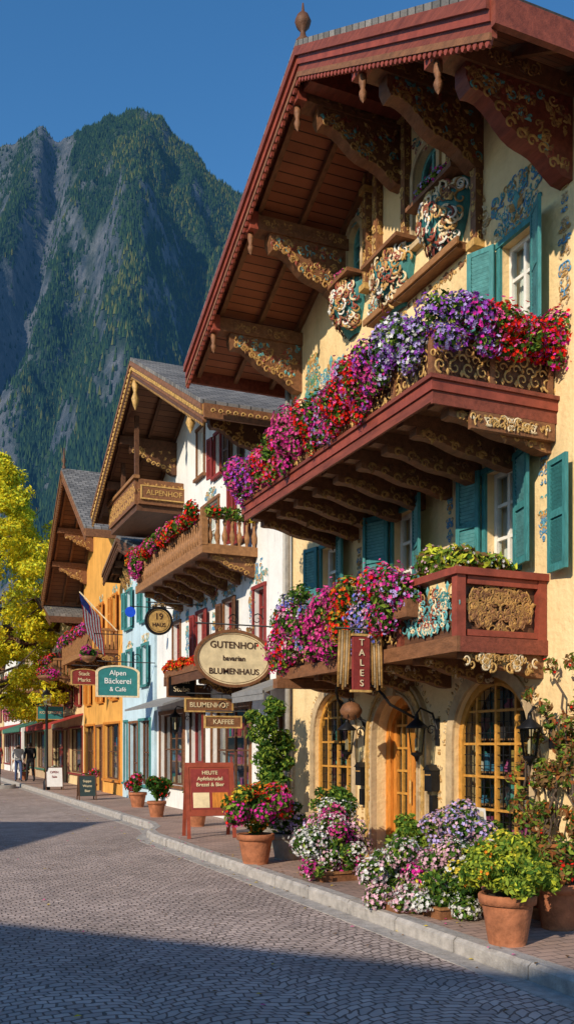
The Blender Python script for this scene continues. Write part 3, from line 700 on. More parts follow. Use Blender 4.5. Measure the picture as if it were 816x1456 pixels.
for y in (16.9,19.2,21.2): crest(w,y,4.4,.22,1.2,['paint_blue','teal_light','ochre'],24,.012,rs=(.03,.07))
w.T=None; w.build('windows_and_shutters',P2)
w=MB()
for (a,b) in ((17.0,19.3),(21.5,23.6)):
    for z in (.7,1.3,1.9):
        w.box(X2+.3,X2+.6,a,b,z-.03,z,'mid_wood'); y=a
        while y<b: 
            ww=R.uniform(.06,.2); w.box(X2+.32,X2+.5,y,y+ww,z,z+R.uniform(.1,.45),'goods%d'%R.randrange(6)); y+=ww+.06
w.build('shop_goods',P2)
w=MB()
for yy in (24.0-.4,22.2,20.4,18.5,16.0):
    zt=zr2(yy)-.32
    w.box(xr2+.05,X2,yy-.1,yy+.1,zt,zt+.2,'dark_wood'); bracket(w,yy,X2,xr2+.3,zt,.6,'dark_wood',['gold','ochre','brown_wood'],.16,1.8)
w.box(5.35,6.49,21.6,24.4,7.35,7.5,'dark_wood'); w.box(5.3,5.38,21.6,24.45,7.5,8.1,'brown_wood'); w.box(5.38,6.49,21.52,21.6,7.5,8.1,'brown_wood')
w.box(5.25,5.4,21.5,24.5,8.1,8.18,'mid_wood')
w.box(5.45,6.49,23.9,24.0,7.5,8.3,'dark_wood')
w.T=FX(5.3); fret(w,21.6,24.4,7.55,8.05,'ochre',.22,.016); w.T=FY(21.52); fret(w,5.4,6.45,7.55,8.05,'ochre',.22,.016); w.T=None
for y in (21.6,23.0,24.3): w.box(5.3,5.4,y-.05,y+.05,8.18,zr2(y)-.1,'dark_wood')
w.lathe([(0,-.7),(.05,-.6),(.09,-.45),(.04,-.3),(.08,-.15),(.05,0)],(5.02,20.4,10.0),'gold',10)
w.lathe([(0,-.5),(.05,-.4),(.09,-.3),(.04,-.15),(.06,0)],(5.02,16.2,7.95),'gold',10)
n=34
for k in range(n):
    w.T=FX(xr2-.076)
    q=(k+.5)/n; y=20.4+(15.2-20.4)*q; z=10.35+(7.6-10.35)*q; w.spiral(y,z-.12,.06,0,1.1,1,.016,.004,'gold')
    y=20.4+(24.9-20.4)*q; z=10.35+(7.95-10.35)*q; w.spiral(y,z-.12,.06,0,1.1,1,.016,.004,'gold')
w.T=FY(15.139)
for k in range(16): w.spiral(5.1+k*.14,7.53,.05,0,1.1,1,.014,.002,'gold')
w.T=None
w.build('timberwork',P2)
# balcony 2
w=MB(); xo=5.42; ya_,yb_=16.63,21.8; zf=5.4
w.box(xo,X2,ya_,yb_,zf,zf+.12,'brown_wood'); w.box(xo-.05,xo-.001,ya_-.05,yb_,zf-.03,zf+.15,'mid_wood'); w.box(xo-.001,X2,ya_-.05,ya_-.001,zf-.03,zf+.15,'mid_wood')
w.box(xo-.04,xo+.06,ya_,yb_,6.05,6.12,'mid_wood'); w.box(xo-.04,X2,ya_-.04,ya_+.04,6.051,6.121,'mid_wood')
y=ya_+.08
prof=[(.03,0),(.03,.06),(.055,.12),(.06,.2),(.03,.3),(.025,.38),(.045,.46),(.03,.5)]
while y<yb_: w.lathe(prof,(xo,y,zf+.14),'mid_wood',7); y+=.16
x=xo+.12
while x<X2: w.lathe(prof,(x,ya_,zf+.14),'mid_wood',7); x+=.15
w.box(xo-.06,xo+.06,ya_-.06,ya_+.06,zf+.12,6.2,'mid_wood')
w.box(xo+.08,xo+.09,ya_,yb_,zf+.12,6.0,'dark_wood')
for k in range(7): bracket(w,ya_+.15+(yb_-ya_-.3)*k/6,X2,xo+.15,zf-.002,.4,'brown_wood',['ochre','mid_wood'],.14,1)
w.build('balcony',P2)
F=grp('balcony_flower_box')
cl=[(5.32+R.uniform(-.07,.05),16.9+k*.14,6.17+R.uniform(-.07,.1),.13,.14,R.uniform(.1,.18),R.choice([['f_red','f_orange'],['f_pink','f_red'],['f_magenta','f_pink'],['f_red'],None])) for k in range(36)]
cl+=[(5.5+k*.17,16.6,6.16,.13,.13,.13,R.choice([['f_red'],['f_yellow','f_red'],None])) for k in range(6)]
cl+=[(5.25,21.3,5.95,.15,.3,.3,['f_magenta','f_pink'])]
foliage('geraniums',F,cl,G+['leaf_lime'],4500,2600,.05,.032)
w=MB(); w.box(5.44,5.5,16.8,21.6,5.95,6.1,'brown_wood'); w.build('planter_trough',F)
w=MB()
w.prism([(6.49,3.45),(5.5,3.15),(5.5,3.07),(6.49,3.3)],15.6,19.6,'shingles',axis='y')
w.box(5.46,5.5,15.6,19.6,3.0,3.2,'dark_wood')
for y in (15.7,17.5,19.5): bracket(w,y,X2,5.6,3.05,.4,'dark_wood',['ochre','gold'],.1,.8)
w.prism([(6.49,2.95),(5.6,2.65),(5.6,2.6),(6.49,2.88)],20.2,23.9,'awning_grey',axis='y')
w.build('shop_canopy',P2)
F=grp('canopy_flower_box')
cl=[(5.5+R.uniform(-.05,.05),16.0+k*.15,3.38+R.uniform(-.04,.05),.11,.12,.1,['f_red','f_red','f_orange']) for k in range(24)]
foliage('red_geraniums',F,cl,['leaf_dark','leaf_mid'],1800,2200,.04,.033)
w=MB(); w.box(5.44,5.62,15.9,19.5,3.18,3.32,'brown_wood'); w.build('planter_trough',F)
# annex
PA=grp('shop_annex')
w=MB(); w.T=FX(6.25)
w.plate(rect(13.82,15.33,0,3.05),[rect(14.0,15.1,.6,2.3)],-.2,0,'stucco_white'); w.T=None
w.box(6.46,9,13.82,13.9,0,3.0,'stucco_white'); w.box(6.46,12,13.9,15.3,2.95,3.05,'stucco_white')
w.build('walls',PA); w=MB(); window(w,6.25,14.0,15.1,.6,2.3,fr='dark_wood',cols=3,rows=3,curt=None,trim='dark_wood',depth=.08)
w.box(6.9,6.95,13.9,15.3,.1,2.9,'mid_wood')
w.prism([(6.26,2.9),(5.5,2.62),(5.5,2.55),(6.26,2.82)],13.83,15.3,'awning_grey',axis='y')
w.box(5.51,5.53,13.83,15.3,2.45,2.6,'awning_grey'); w.build('window_and_awning',PA)
# =================================================================== further buildings
def simple(name,X,y0,y1,ya,za,e,ze0,ze1,over,wall,trim,soffit,fr,shut,seed,floors=((3.3,4.4),(5.5,6.6)),edge='dark_wood',depth=9,aw=None,trim2=None,balc=None):
    R.seed(seed)
    Pn=grp(name); ops=[]
    Lh=y1-y0; n=max(2,int(Lh/1.7))
    for (z0,z1) in floors:
        for k in range(n):
            c=y0+Lh*(k+.5)/n; ops.append(('r',c-.3,c+.3,z0,z1))
    gn=len(ops)
    ops.append(('r',y0+.4,y0+Lh*.42,.6,2.4)); ops.append(('r',y0+Lh*.48,y0+Lh*.48+.95,.02,2.35)); ops.append(('r',y0+Lh*.48+1.3,y1-.3,.6,2.4))
    z_r,x_r=chalet(Pn,X,y0,y1,ya,za,y0-e,ze0,y1+e,ze1,over,depth,wall,trim,soffit,ops,fh=.24,edge=edge,teeth=edge,trim2=trim2)
    w=MB()
    for i,o in enumerate(ops):
        if i<gn:
            window(w,X,*o[1:5],fr=fr,cols=2,rows=3,trim=shut)
            shutter(w,X,o[1]-.05,-1,.26,o[3],o[4],shut,8); shutter(w,X,o[2]+.05,1,.26,o[3],o[4],shut,8)
        elif i==gn+1: window(w,X,*o[1:5],fr='dark_wood',cols=2,rows=2,curt=None,trim='brown_wood',sill=False)
        else:
            window(w,X,*o[1:5],fr='dark_wood',cols=3,rows=2,curt=None,trim=shut)
            for z in (.6,1.15,1.7):
                w.box(X+.32,X+.6,o[1],o[2],z-.03,z,'mid_wood'); y=o[1]
                while y<o[2]: ww=R.uniform(.08,.22); w.box(X+.34,X+.5,y,y+ww,z,z+R.uniform(.1,.4),'goods%d'%R.randrange(6)); y+=ww+.07
    w.T=FX(X)
    for i in range(gn):
        o=ops[i]; crest(w,(o[1]+o[2])/2,o[4]+.2,.8,.2,['ochre','paint_cream','teal_light'],10,.014,rs=(.04,.08))
    w.T=None; w.build('windows_and_shutters',Pn)
    w=MB()
    for yy in (y0+.5,(y0+ya)/2,ya,(y1+ya)/2,y1-.5):
        zt=z_r(yy)-.3; w.box(x_r+.05,X,yy-.1,yy+.1,zt,zt+.18,edge); bracket(w,yy,X,x_r+.3,zt,.55,edge,['ochre','gold','brown_wood'],.15,1.2)
    w.lathe([(.05,0),(.07,.05),(.03,.15),(.07,.25),(.04,.35),(.01,.7)],(x_r,ya,za+.12),'dark_wood',8)
    if balc:
        a,b,zf,xo=balc
        w.box(xo,X,a,b,zf,zf+.12,'brown_wood'); w.box(xo-.04,xo,a-.04,b,zf-.03,zf+.14,'mid_wood'); w.box(xo-.04,xo+.04,a,b,zf+.7,zf+.78,'mid_wood'); w.box(xo-.04,X,a-.04,a+.02,zf+.7,zf+.78,'mid_wood')
        y=a
        while y<b: w.box(xo-.02,xo+.02,y,y+.08,zf+.13,zf+.7,'mid_wood'); y+=.13
        x=xo
        while x<X: w.box(x,x+.08,a-.02,a+.01,zf+.13,zf+.7,'mid_wood'); x+=.13
        for k in range(4): bracket(w,a+.1+(b-a-.2)*k/3,X,xo+.15,zf-.002,.35,'dark_wood',['ochre'],.14,.5)
    w.build('timberwork',Pn)
    if balc:
        F=grp('balcony_flower_box'); foliage('flowers',F,[(xo-.05,a+.2+k*.2,zf+.82+R.uniform(-.06,.08),.15,.15,.15,R.choice([['f_red'],['f_magenta','f_pink'],['f_pink','f_purple'],['f_red','f_orange'],None])) for k in range(int((b-a)/.2))],G,1600,1100,.06,.04)
    if aw:
        w=MB(); a,b=y0+.3,y1-.4
        w.prism([(X-.001,2.95),(X-1.2,2.55),(X-1.2,2.5),(X-.001,2.88)],a,b,aw,axis='y')
        y=a
        while y<b-.05: w.prism([(y,2.54),(y+.24,2.54),(y+.24,2.38),(y+.12,2.32),(y,2.38)],X-1.215,X-1.2,aw); y+=.26
        w.build('awning',Pn)
    return Pn
simple('blue_shop_building',6.45,24.1,27.8,26,7.6,.2,6.9,6.9,.5,'stucco_blue','dark_wood','soffit_brown','white_frame','teal',3,edge='dark_wood',floors=((3.4,4.5),(5.2,6.3)))
simple('orange_gable_building',6.5,28.0,34.3,30.9,10.8,1.1,8.0,7.2,1.3,'stucco_orange','brown_wood','soffit_brown','white_frame','door_orange',4,edge='brown_wood',trim2='mid_wood',balc=(28.6,33.6,4.6,5.6),floors=((3.2,4.2),(5.4,6.5)))
simple('cream_gable_building',6.7,35.2,43.0,39,8.3,1.0,6.4,6.4,1.4,'stucco_cream','dark_wood','soffit_brown','white_frame','paint_maroon',5,aw='awning_red',balc=(36,41.5,4.3,5.7),floors=((3.3,4.2),(5.0,5.8)))
simple('tan_gable_building',6.6,44,52,48,8.6,.9,6.6,6.6,1.3,'stucco_tan','dark_wood','soffit_brown','white_frame','awning_green',6,aw='awning_green',balc=(45,51,4.2,5.6),floors=((3.3,4.2),(5.0,5.8)))
simple('white_gable_building',6.6,53,62,57.5,9.0,.9,6.8,6.8,1.3,'stucco_white','brown_wood','soffit_brown','white_frame','paint_maroon',7,aw='awning_red',floors=((3.3,4.3),(5.2,6.1)))
simple('cream_gable_building',6.6,63,74,68.5,9.5,.9,6.8,6.8,1.3,'stucco_cream','brown_wood','soffit_brown','white_frame','paint_maroon',8,aw='awning_grey',floors=((3.3,4.3),(5.2,6.1)))
simple('white_gable_building',6.6,75,90,82,9.5,.9,6.4,6.4,1.3,'stucco_white','brown_wood','soffit_brown','white_frame','teal',9,floors=((3.3,4.3),(5.2,6.1)))
def leftb(name,Xl,y0,y1,ya,za,ze0,ze1,wall,seed,over=1.3,e=.6):
    Pn=simple(name,-Xl,-y1,-y0,-ya,za,e,ze1,ze0,over,wall,'brown_wood','soffit_brown','white_frame','paint_maroon',seed,floors=((3.3,4.3),))
    Pn.rotation_euler=(0,0,pi)
leftb('timber_gable_building',-11.6,-14.0,3.0,-5.0,8.9,5.9,5.9,'stucco_cream',21)
leftb('white_gable_building',-11.6,6.8,15.4,11.4,8.3,5.8,5.8,'stucco_white',22)
leftb('cream_gable_building',-11.6,24,36,30,8.2,5.6,5.6,'stucco_cream',23)
leftb('white_gable_building',-11.6,44,56,50,8.5,5.6,5.6,'stucco_white',24)
R.seed(77)
# =================================================================== MOUNTAIN
crest_px=[(-500,420),(-200,640),(-80,790),(0,845),(18,858),(34,872),(48,878),(62,888),(80,884),(92,886),(104,868),(116,862),(124,850),(136,866),(146,862),(160,870),(172,868),(182,886),(200,893),(214,884),(232,880),(246,858),(262,842),(280,832),(295,818),(315,812),(345,790),(420,700),(520,560),(700,360),(900,250),(1300,150)]
VC=1500.
def Hc(u):
    px=u/VC*1300+408
    if px<=crest_px[0][0]: return crest_px[0][1]*VC/1300
    for (a,ha),(b,hb) in zip(crest_px,crest_px[1:]):
        if a<=px<=b: return (ha+(hb-ha)*(px-a)/(b-a))*VC/1300
    return crest_px[-1][1]*VC/1300
def chute(u,v):
    q=(VC-v)/800
    uc=((84+40*q+50*q*q+10*math.sin(q*9))-408)/1300*VC
    return math.exp(-((u-uc)/(18+22*q))**2)
def spur(u,v,px0,slope,wd):
    t=(VC-v)/(VC-650)
    us=((px0+slope*t)-408)/1300*VC+25*math.sin(t*7+px0)
    return math.exp(-((u-us)/wd)**2)
def hgt(u,v):
    t=(v-650)/(VC-650)
    H=Hc(u+ (0 if t>1 else 30*math.sin(v*.011)*(1-t)))
    if t<0: return -2
    if t<=1: base=H*(t**1.15)
    else: base=H*max(0,1-(t-1)*1.1)
    env=min(1,4*t*abs(1.02-t))+.05
    w1=noise.ridged_multi_fractal(Vector((u/260+3+v/900,v/700,.3)),.9,2.2,7,1.0,2.0)-1.2
    w2=noise.fractal(Vector((u/60,v/110,1.7)),.9,2.1,6)
    h=base+env*w1*100+ (14+22*env)*w2
    h-=chute(u,v)*85*min(1,max(0,t-.02)*2.2)*min(1,abs(1.04-t)*8)
    h+=env*(95*spur(u,v,205,75,75)+85*spur(u,v,160,-20,45)+60*spur(u,v,275,150,60)+75*spur(u,v,50,-70,50)+50*spur(u,v,235,20,40))
    h-=env*(65*spur(u,v,182,20,35)+50*spur(u,v,250,95,35)+60*spur(u,v,20,-40,40))
    return h
def W(u,v,z): return (u*cs+v*sn,-u*sn+v*cs,z)
nu,nv=360,230; u0,u1,v0,v1=-1150,900,640,2100
vs=[];rock=[]
HG=[[hgt(u0+(u1-u0)*i/nu, v0+(v1-v0)*(j/nv)) for i in range(nu+1)] for j in range(nv+1)]
du=(u1-u0)/nu; dv=(v1-v0)/nv
def samp(u,v):
    fi=(u-u0)/du; fj=(v-v0)/dv; i=int(fi); j=int(fj); a=fi-i; b=fj-j
    i=max(0,min(nu-1,i)); j=max(0,min(nv-1,j))
    z=(HG[j][i]*(1-a)+HG[j][i+1]*a)*(1-b)+(HG[j+1][i]*(1-a)+HG[j+1][i+1]*a)*b
    gx=(HG[j][i+1]-HG[j][i])/du; gy=(HG[j+1][i]-HG[j][i])/dv
    return z,math.hypot(gx,gy)
def rk(u,v,z,sl):
    n1=noise.fractal(Vector((u/120+9,v/160,4.)),.9,2.,6)
    n2=noise.fractal(Vector((u/22,v/100,7.)),.9,2.,4)
    px=u/v*1300+408
    left=1/(1+math.exp((px-140)/25))
    a=chute(u,v)*1.3+max(0,(z-700)/300)*(.30+.25*left)+n1*.5+n2*.36+.10*left+max(0,sl-1.7)*.4
    return max(0,min(1,(a-.47)*2.4))
for j in range(nv+1):
    v=v0+(v1-v0)*(j/nv)
    for i in range(nu+1):
        u=u0+(u1-u0)*i/nu; z,sl=samp(u,v); vs.append(W(u,v,HG[j][i])); rock.append(rk(u,v,z,sl))
fs=[(j*(nu+1)+i,j*(nu+1)+i+1,(j+1)*(nu+1)+i+1,(j+1)*(nu+1)+i) for j in range(nv) for i in range(nu)]
me=bpy.data.meshes.new('mountain'); me.from_pydata(vs,[],fs); me.polygons.foreach_set('use_smooth',[True]*len(fs))
at=me.attributes.new('rock','FLOAT','POINT'); at.data.foreach_set('value',rock)
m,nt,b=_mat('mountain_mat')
HAZE_GLOW=(.07,.24,.55)  # blue of the air haze, painted on as surface glow
an=N(nt,'ShaderNodeAttribute',attribute_name='rock')
geo=N(nt,'ShaderNodeNewGeometry')
mp=N(nt,'ShaderNodeMapping'); mp.inputs['Scale'].default_value=(1,1,.35); L(nt,geo.outputs['Position'],mp.inputs[0])
no=N(nt,'ShaderNodeTexNoise'); no.inputs['Scale'].default_value=.05; no.inputs['Detail'].default_value=10; no.inputs['Roughness'].default_value=.75; L(nt,mp.outputs[0],no.inputs['Vector'])
cr=N(nt,'ShaderNodeValToRGB'); cr.color_ramp.elements[0].position=.38; cr.color_ramp.elements[1].position=.68
cr.color_ramp.elements[0].color=(.028,.045,.062,1); cr.color_ramp.elements[1].color=(.16,.168,.18,1); L(nt,no.outputs[0],cr.inputs[0])
cg=N(nt,'ShaderNodeValToRGB'); cg.color_ramp.elements[0].position=.35; cg.color_ramp.elements[1].position=.7
cg.color_ramp.elements[0].color=(.010,.024,.016,1); cg.color_ramp.elements[1].color=(.04,.065,.025,1); L(nt,no.outputs[0],cg.inputs[0])
fac=M(nt,'ADD',an.outputs['Fac'],M(nt,'MULTIPLY_ADD',no.outputs[0],1.5,-.8)); 
mc=N(nt,'ShaderNodeMix',data_type='RGBA'); fcl=N(nt,'ShaderNodeClamp'); L(nt,fac,fcl.inputs[0]); L(nt,fcl.outputs[0],mc.inputs[0]); L(nt,cg.outputs[0],mc.inputs[6]); L(nt,cr.outputs[0],mc.inputs[7])
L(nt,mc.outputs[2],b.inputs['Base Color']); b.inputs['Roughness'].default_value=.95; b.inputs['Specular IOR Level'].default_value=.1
b.inputs['Emission Color'].default_value=(*HAZE_GLOW,1); b.inputs['Emission Strength'].default_value=.12  # weak emission puts aerial haze into the mountain surface itself
bp=N(nt,'ShaderNodeBump'); bp.inputs['Distance'].default_value=14; bp.inputs['Strength'].default_value=.9; L(nt,no.outputs[0],bp.inputs['Height']); L(nt,bp.outputs[0],b.inputs['Normal'])
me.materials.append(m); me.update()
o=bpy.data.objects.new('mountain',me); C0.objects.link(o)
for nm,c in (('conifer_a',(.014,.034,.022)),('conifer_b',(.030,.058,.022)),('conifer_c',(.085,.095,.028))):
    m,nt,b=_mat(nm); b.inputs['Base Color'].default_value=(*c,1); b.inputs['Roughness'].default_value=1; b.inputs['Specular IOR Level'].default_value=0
    b.inputs['Emission Color'].default_value=(*HAZE_GLOW,1); b.inputs['Emission Strength'].default_value=.10  # conifers glow faintly blue too, painted distance haze
t=MB(); cnt=0; tries=0
while cnt<56000 and tries<220000:
    tries+=1
    v=R.uniform(660,1510); u=v*R.uniform(-.36,.03)
    z,sl=samp(u,v); rr=rk(u,v,z,sl)
    if rr>R.uniform(.1,.75) and R.random()<.9: continue
    dn=noise.fractal(Vector((u/45,v/60,2.)),1,2,3)
    if dn<-.3 and R.random()<.5: continue
    cnt+=1
    h=R.uniform(6,13)*(1-.35*(z/1000)); r=h*.2; x,y,zz=W(u,v,z-1); a=R.uniform(0,2)
    px=u/v*1300+408; pc=noise.noise(Vector((u/80,v/80,0)))
    mt=R.choices(('conifer_a','conifer_b','conifer_c'),(5,4,max(0,1.2+8*pc)) if px>160 else (8,3,max(0,2*pc)))[0]
    t.add([(x+r*math.cos(a+k*2*pi/5),y+r*math.sin(a+k*2*pi/5),zz) for k in range(5)]+[(x,y,zz+h)],[(k,(k+1)%5,5) for k in range(5)],mt)
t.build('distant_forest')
# =================================================================== YELLOW TREE
T=grp('yellow_autumn_tree'); tb=MB(); tx,ty=3.65,38.0
tb.tube([(tx,ty,-.05),(tx+.05,ty,1.5),(tx-.05,ty+.05,3.2),(tx,ty,5.5),(tx+.1,ty,8.5),(tx,ty,11.2)],[.26,.2,.17,.13,.07,.02],'bark',9)
cl=[]
for k in range(30):
    z=R.uniform(3.2,10.0); a=R.uniform(0,2*pi); q=(z-3.2)/9; Rr=2.9*math.sin(pi*min(.97,.22+.78*q))**.7+.2
    ex,ey,ez=tx+Rr*.8*math.cos(a),ty+Rr*.8*math.sin(a),z+R.uniform(.6,1.4)
    tb.tube([(tx,ty,z),((tx+ex)/2,(ty+ey)/2,z+.35),(ex,ey,ez)],[.07,.04,.012],'bark',5)
for k in range(290):
    z=R.uniform(2.9,13.4); q=(z-2.9)/10.2; a=R.uniform(0,2*pi); Rr=3.15*math.sin(pi*min(.98,.2+.79*q))**.75*R.uniform(.35,1.1)
    s=R.uniform(.2,.5)
    cl.append((tx+Rr*math.cos(a),ty+Rr*math.sin(a),z,s*1.3,s*1.3,s*.8,None))
tb.build('trunk_and_limbs',T)
foliage('leaves',T,cl,['leaf_yellow','leaf_yellow','leaf_gold','leaf_yg','leaf_yg'],60000,0,.085)
w=MB(); w.lathe([(.85,-.02),(.85,.14),(.7,.14),(.7,.1)],(tx,ty,0),'kerb_stone',20); w.build('tree_pit_kerb',T)
# =================================================================== STREET OBJECTS
def pot(mb,x,y,z,r,h,mt='terracotta'):
    mb.lathe([(r*.68,0),(r*.72,h*.1),(r*.93,h*.78),(r*.93,h*.8),(r*1.05,h*.81),(r*1.07,h*.97),(r*1.02,h),(r*.9,h),(r*.88,h*.9)],(x,y,z),mt,24)
    mb.lathe([(r*.88,0),(r*.86,.02)],(x,y,z+h*.9),'soil',20)
def potted(name,x,y,r,h,cl,leaves,nl,nf,ls=.05,fs=.03,mt='terracotta'):
    Pn=grp(name); m_=MB(); pot(m_,x,y,KH,r,h,mt)
    for k in range(9):
        q=cl[k%len(cl)]; m_.tube([(x,y,KH+h*.9),((x+q[0])/2,(y+q[1])/2,(KH+h+q[2])/2),(q[0],q[1],q[2])],[.012,.008,.004],'leaf_mid',4)
    m_.build('pot',Pn); foliage('plant',Pn,cl,leaves,nl,nf,ls,fs,zmin=KH+.02); return Pn
def rcl(x,y,z,rx,rz,n,s,fl):
    out=[]
    for k in range(n):
        a=R.uniform(0,6.28); q=math.sqrt(R.random()); ss=s*R.uniform(.6,1.3)
        out.append((x+rx*q*math.cos(a),y+rx*q*math.sin(a),z+rz*R.uniform(-.5,1)*(1-.6*q*q),ss,ss,ss*.85,R.choice(fl)))
    return out
potted('potted_plant',4.46,5.97,.215,.40,rcl(4.46,5.97,.68,.35,.26,30,.09,[['f_yellow'],None,None,['f_orange']]),['leaf_lime','leaf_mid','leaf_yg','leaf_lime'],6400,320,.030,.013)
potted('potted_plant',4.41,11.33,.24,.40,rcl(4.41,11.33,.85,.4,.38,24,.13,[['f_red','f_pink'],['f_red'],['f_orange','f_yellow'],['f_magenta'],None]),G+['leaf_lime'],3600,1700,.045,.025)
potted('potted_plant',4.95,11.6,.2,.36,rcl(4.95,11.6,.7,.3,.3,14,.13,[['f_lav'],['f_lav','f_white'],None]),G,1900,850,.04,.024,'pot_grey')
def bed(name,cl,leaves,nl,nf,bx,ls=.036,fs=.021):
    Pn=grp(name); m_=MB(); a,b,c,d=bx
    m_.box(a,b,c,d,KH-.01,KH+.09,'brown_wood'); m_.box(a-.02,b+.02,c-.02,d+.02,KH+.09,KH+.11,'mid_wood'); m_.build('planter',Pn)
    foliage('flowers',Pn,cl,leaves,nl,nf,ls,fs,zmin=KH+.02)
bed('flower_planter',rcl(4.75,9.75,.5,.38,.42,30,.15,[['f_lpink','f_white'],['f_magenta','f_pink'],['f_lpink'],['f_white'],None])+rcl(4.65,9.6,.28,.38,.1,14,.12,[['f_lpink','f_magenta'],['f_magenta','f_pink'],None])+rcl(4.95,10.1,.95,.25,.3,12,.13,[['f_white'],None,None]),G+['leaf_lime'],7000,5200,(4.5,5.0,9.45,10.1))
bed('flower_planter',rcl(4.5,7.65,.42,.3,.34,24,.13,[['f_white','f_lpink'],['f_lpink','f_magenta'],['f_white'],None])+rcl(4.5,7.6,.24,.32,.08,12,.1,[['f_white','f_lpink'],['f_lpink']]),G+['leaf_lime'],5600,4300,(4.3,4.75,7.4,7.95))
bed('flower_planter',rcl(4.75,7.25,.44,.3,.34,24,.13,[['f_white'],['f_lpink'],['f_white','f_yellow'],None])+rcl(4.7,7.15,.24,.3,.08,12,.1,[['f_white'],None])+rcl(5.1,7.5,.85,.3,.28,14,.13,[['f_lav','f_lpink'],['f_lpink','f_lav'],None]),G+['leaf_lime'],7000,4400,(4.5,5.2,7.0,7.6))
potted('potted_plant',4.85,6.5,.2,.35,rcl(4.85,6.5,.62,.3,.28,18,.12,[['f_yellow'],None,['f_white']]),['leaf_lime','leaf_yg','leaf_mid'],3600,450,.036,.017)
potted('potted_plant',5.25,6.3,.22,.4,rcl(5.25,6.3,.62,.24,.24,14,.11,[None,['f_red'],['f_orange']]),['leaf_rust','leaf_mid','leaf_lime','leaf_brown'],2200,200,.036,.02)
potted('potted_plant',5.5,9.25,.16,.35,rcl(5.5,9.25,.6,.18,.22,8,.12,[None,['f_white']]),['leaf_mid','leaf_lime'],1200,90,.04,.02)
potted('potted_shrub',5.35,13.1,.25,.42,[(5.35+R.uniform(-.22,.22),13.1+R.uniform(-.22,.22),.65+k*.065,.21-.003*k,.21-.003*k,.13,None) for k in range(27)],['leaf_mid','leaf_dark','leaf_lime'],7500,0,.042,.02,'pot_grey')
potted('potted_shrub',5.4,17.0,.2,.35,rcl(5.4,17.0,.75,.2,.3,10,.14,[None]),G,1500,0,.05)
potted('potted_shrub',5.3,19.6,.2,.35,rcl(5.3,19.6,.75,.2,.3,10,.14,[None,['f_red']]),G,1500,150,.05)
V=grp('climbing_vine'); m_=MB(); cl=[]
for s in range(11):
    y=6.68+s*.09; x=5.92; z=.1; pts=[]; top=R.uniform(1.6,2.75)*(1-.03*s)
    while z<top:
        pts.append((x-R.uniform(0,.14),y+.1*math.sin(z*4+s)+R.uniform(-.03,.03),z)); z+=.14
        if R.random()<.6: cl.append((pts[-1][0]-.04,pts[-1][1]+R.uniform(-.07,.07),z,.07,.08,.08,R.choice([None,None,None,['f_red'],['f_orange']])))
    m_.tube(pts,.012,'bark',5)
m_.build('stems',V); foliage('leaves',V,cl,['leaf_rust','leaf_brown','leaf_mid','leaf_lime','leaf_brown'],3400,110,.038,.018)
bed('flower_planter',rcl(5.5,6.75,.4,.28,.38,14,.13,[['f_orange'],['f_yellow'],None,['f_red']]),['leaf_mid','leaf_rust','leaf_lime','leaf_dark'],3200,300,(5.3,5.85,6.5,7.2))
def lantern(x,y,z,s=1,wall=X):
    Pn=grp('wall_lantern'); m_=MB()
    m_.tube([(wall,y,z+.1*s),(wall-.08,y,z+.3*s),(x+.05,y,z+.36*s),(x,y,z+.3*s)],.013,'iron',6); m_.box(wall-.02,wall,y-.04,y+.04,z-.05,z+.25*s,'iron')
    m_.T=FY(y); m_.spiral(wall-.1,z+.12*s,.07,0,1.3,1,.01,0,'iron'); m_.T=None
    m_.lathe([(.02*s,.3*s),(.03*s,.24*s),(.13*s,.16*s),(.135*s,.145*s),(.1*s,.14*s)],(x,y,z),'iron',6)
    m_.lathe([(.1*s,.14*s),(.065*s,-.12*s)],(x,y,z),'glass',6)
    m_.lathe([(.07*s,-.12*s),(.075*s,-.14*s),(.03*s,-.17*s),(.01*s,-.22*s)],(x,y,z),'iron',6)
    for k in range(6):
        t=2*pi*k/6; m_.tube([(x+.1*s*math.cos(t),y+.1*s*math.sin(t),z+.14*s),(x+.066*s*math.cos(t),y+.066*s*math.sin(t),z-.12*s)],.008,'iron',4)
    m_.lathe([(.02,-.1*s),(.022,.02*s),(.0,.05*s)],(x,y,z),'paint_cream',8)
    m_.build('lantern',Pn)
lantern(5.7,11.2,1.75,1.1); lantern(5.7,9.38,1.75,1.1); lantern(5.72,7.3,1.72,1.)
lantern(6.1,20.9,2.2,1.2,X2)
for y in (11.22,9.42):
    Pn=grp('letter_box'); m_=MB(); m_.box(5.88,5.999,y-.08,y+.08,1.15,1.4,'iron'); m_.prism([(y-.09,1.4),(y+.09,1.4),(y,1.47)],5.86,5.999,'iron'); m_.box(5.875,5.88,y-.06,y+.06,1.34,1.355,'ochre'); m_.box(5.92,5.999,y-.04,y+.04,.88,1.1,'iron'); m_.build('box',Pn)
Pn=grp('iron_arch_bracket'); m_=MB()
m_.tube([(5.95,11.05,2.0)]+[(5.55-.25*math.sin(pi*k/10),10.4+.65*math.cos(pi*k/10),2.2+.38*math.sin(pi*k/10)) for k in range(11)]+[(5.95,9.7,2.0)],.018,'iron',6)
m_.tube([(5.3,10.3,2.58),(5.3,10.3,2.3)],.008,'iron',4); m_.lathe([(.02,0),(.1,.03),(.14,.1),(.14,.13),(.1,.2),(.02,.24)],(5.3,10.3,2.02),'brown_wood',12)
for k in range(8): m_.tube([(5.3+.145*math.cos(k*pi/4),10.3+.145*math.sin(k*pi/4),2.02),(5.3+.02*math.cos(k*pi/4),10.3+.02*math.sin(k*pi/4),2.3)],.006,'iron',4)
m_.build('ironwork',Pn)
Pn=grp('vertical_hanging_sign'); m_=MB(); sy=8.75; sx=4.63
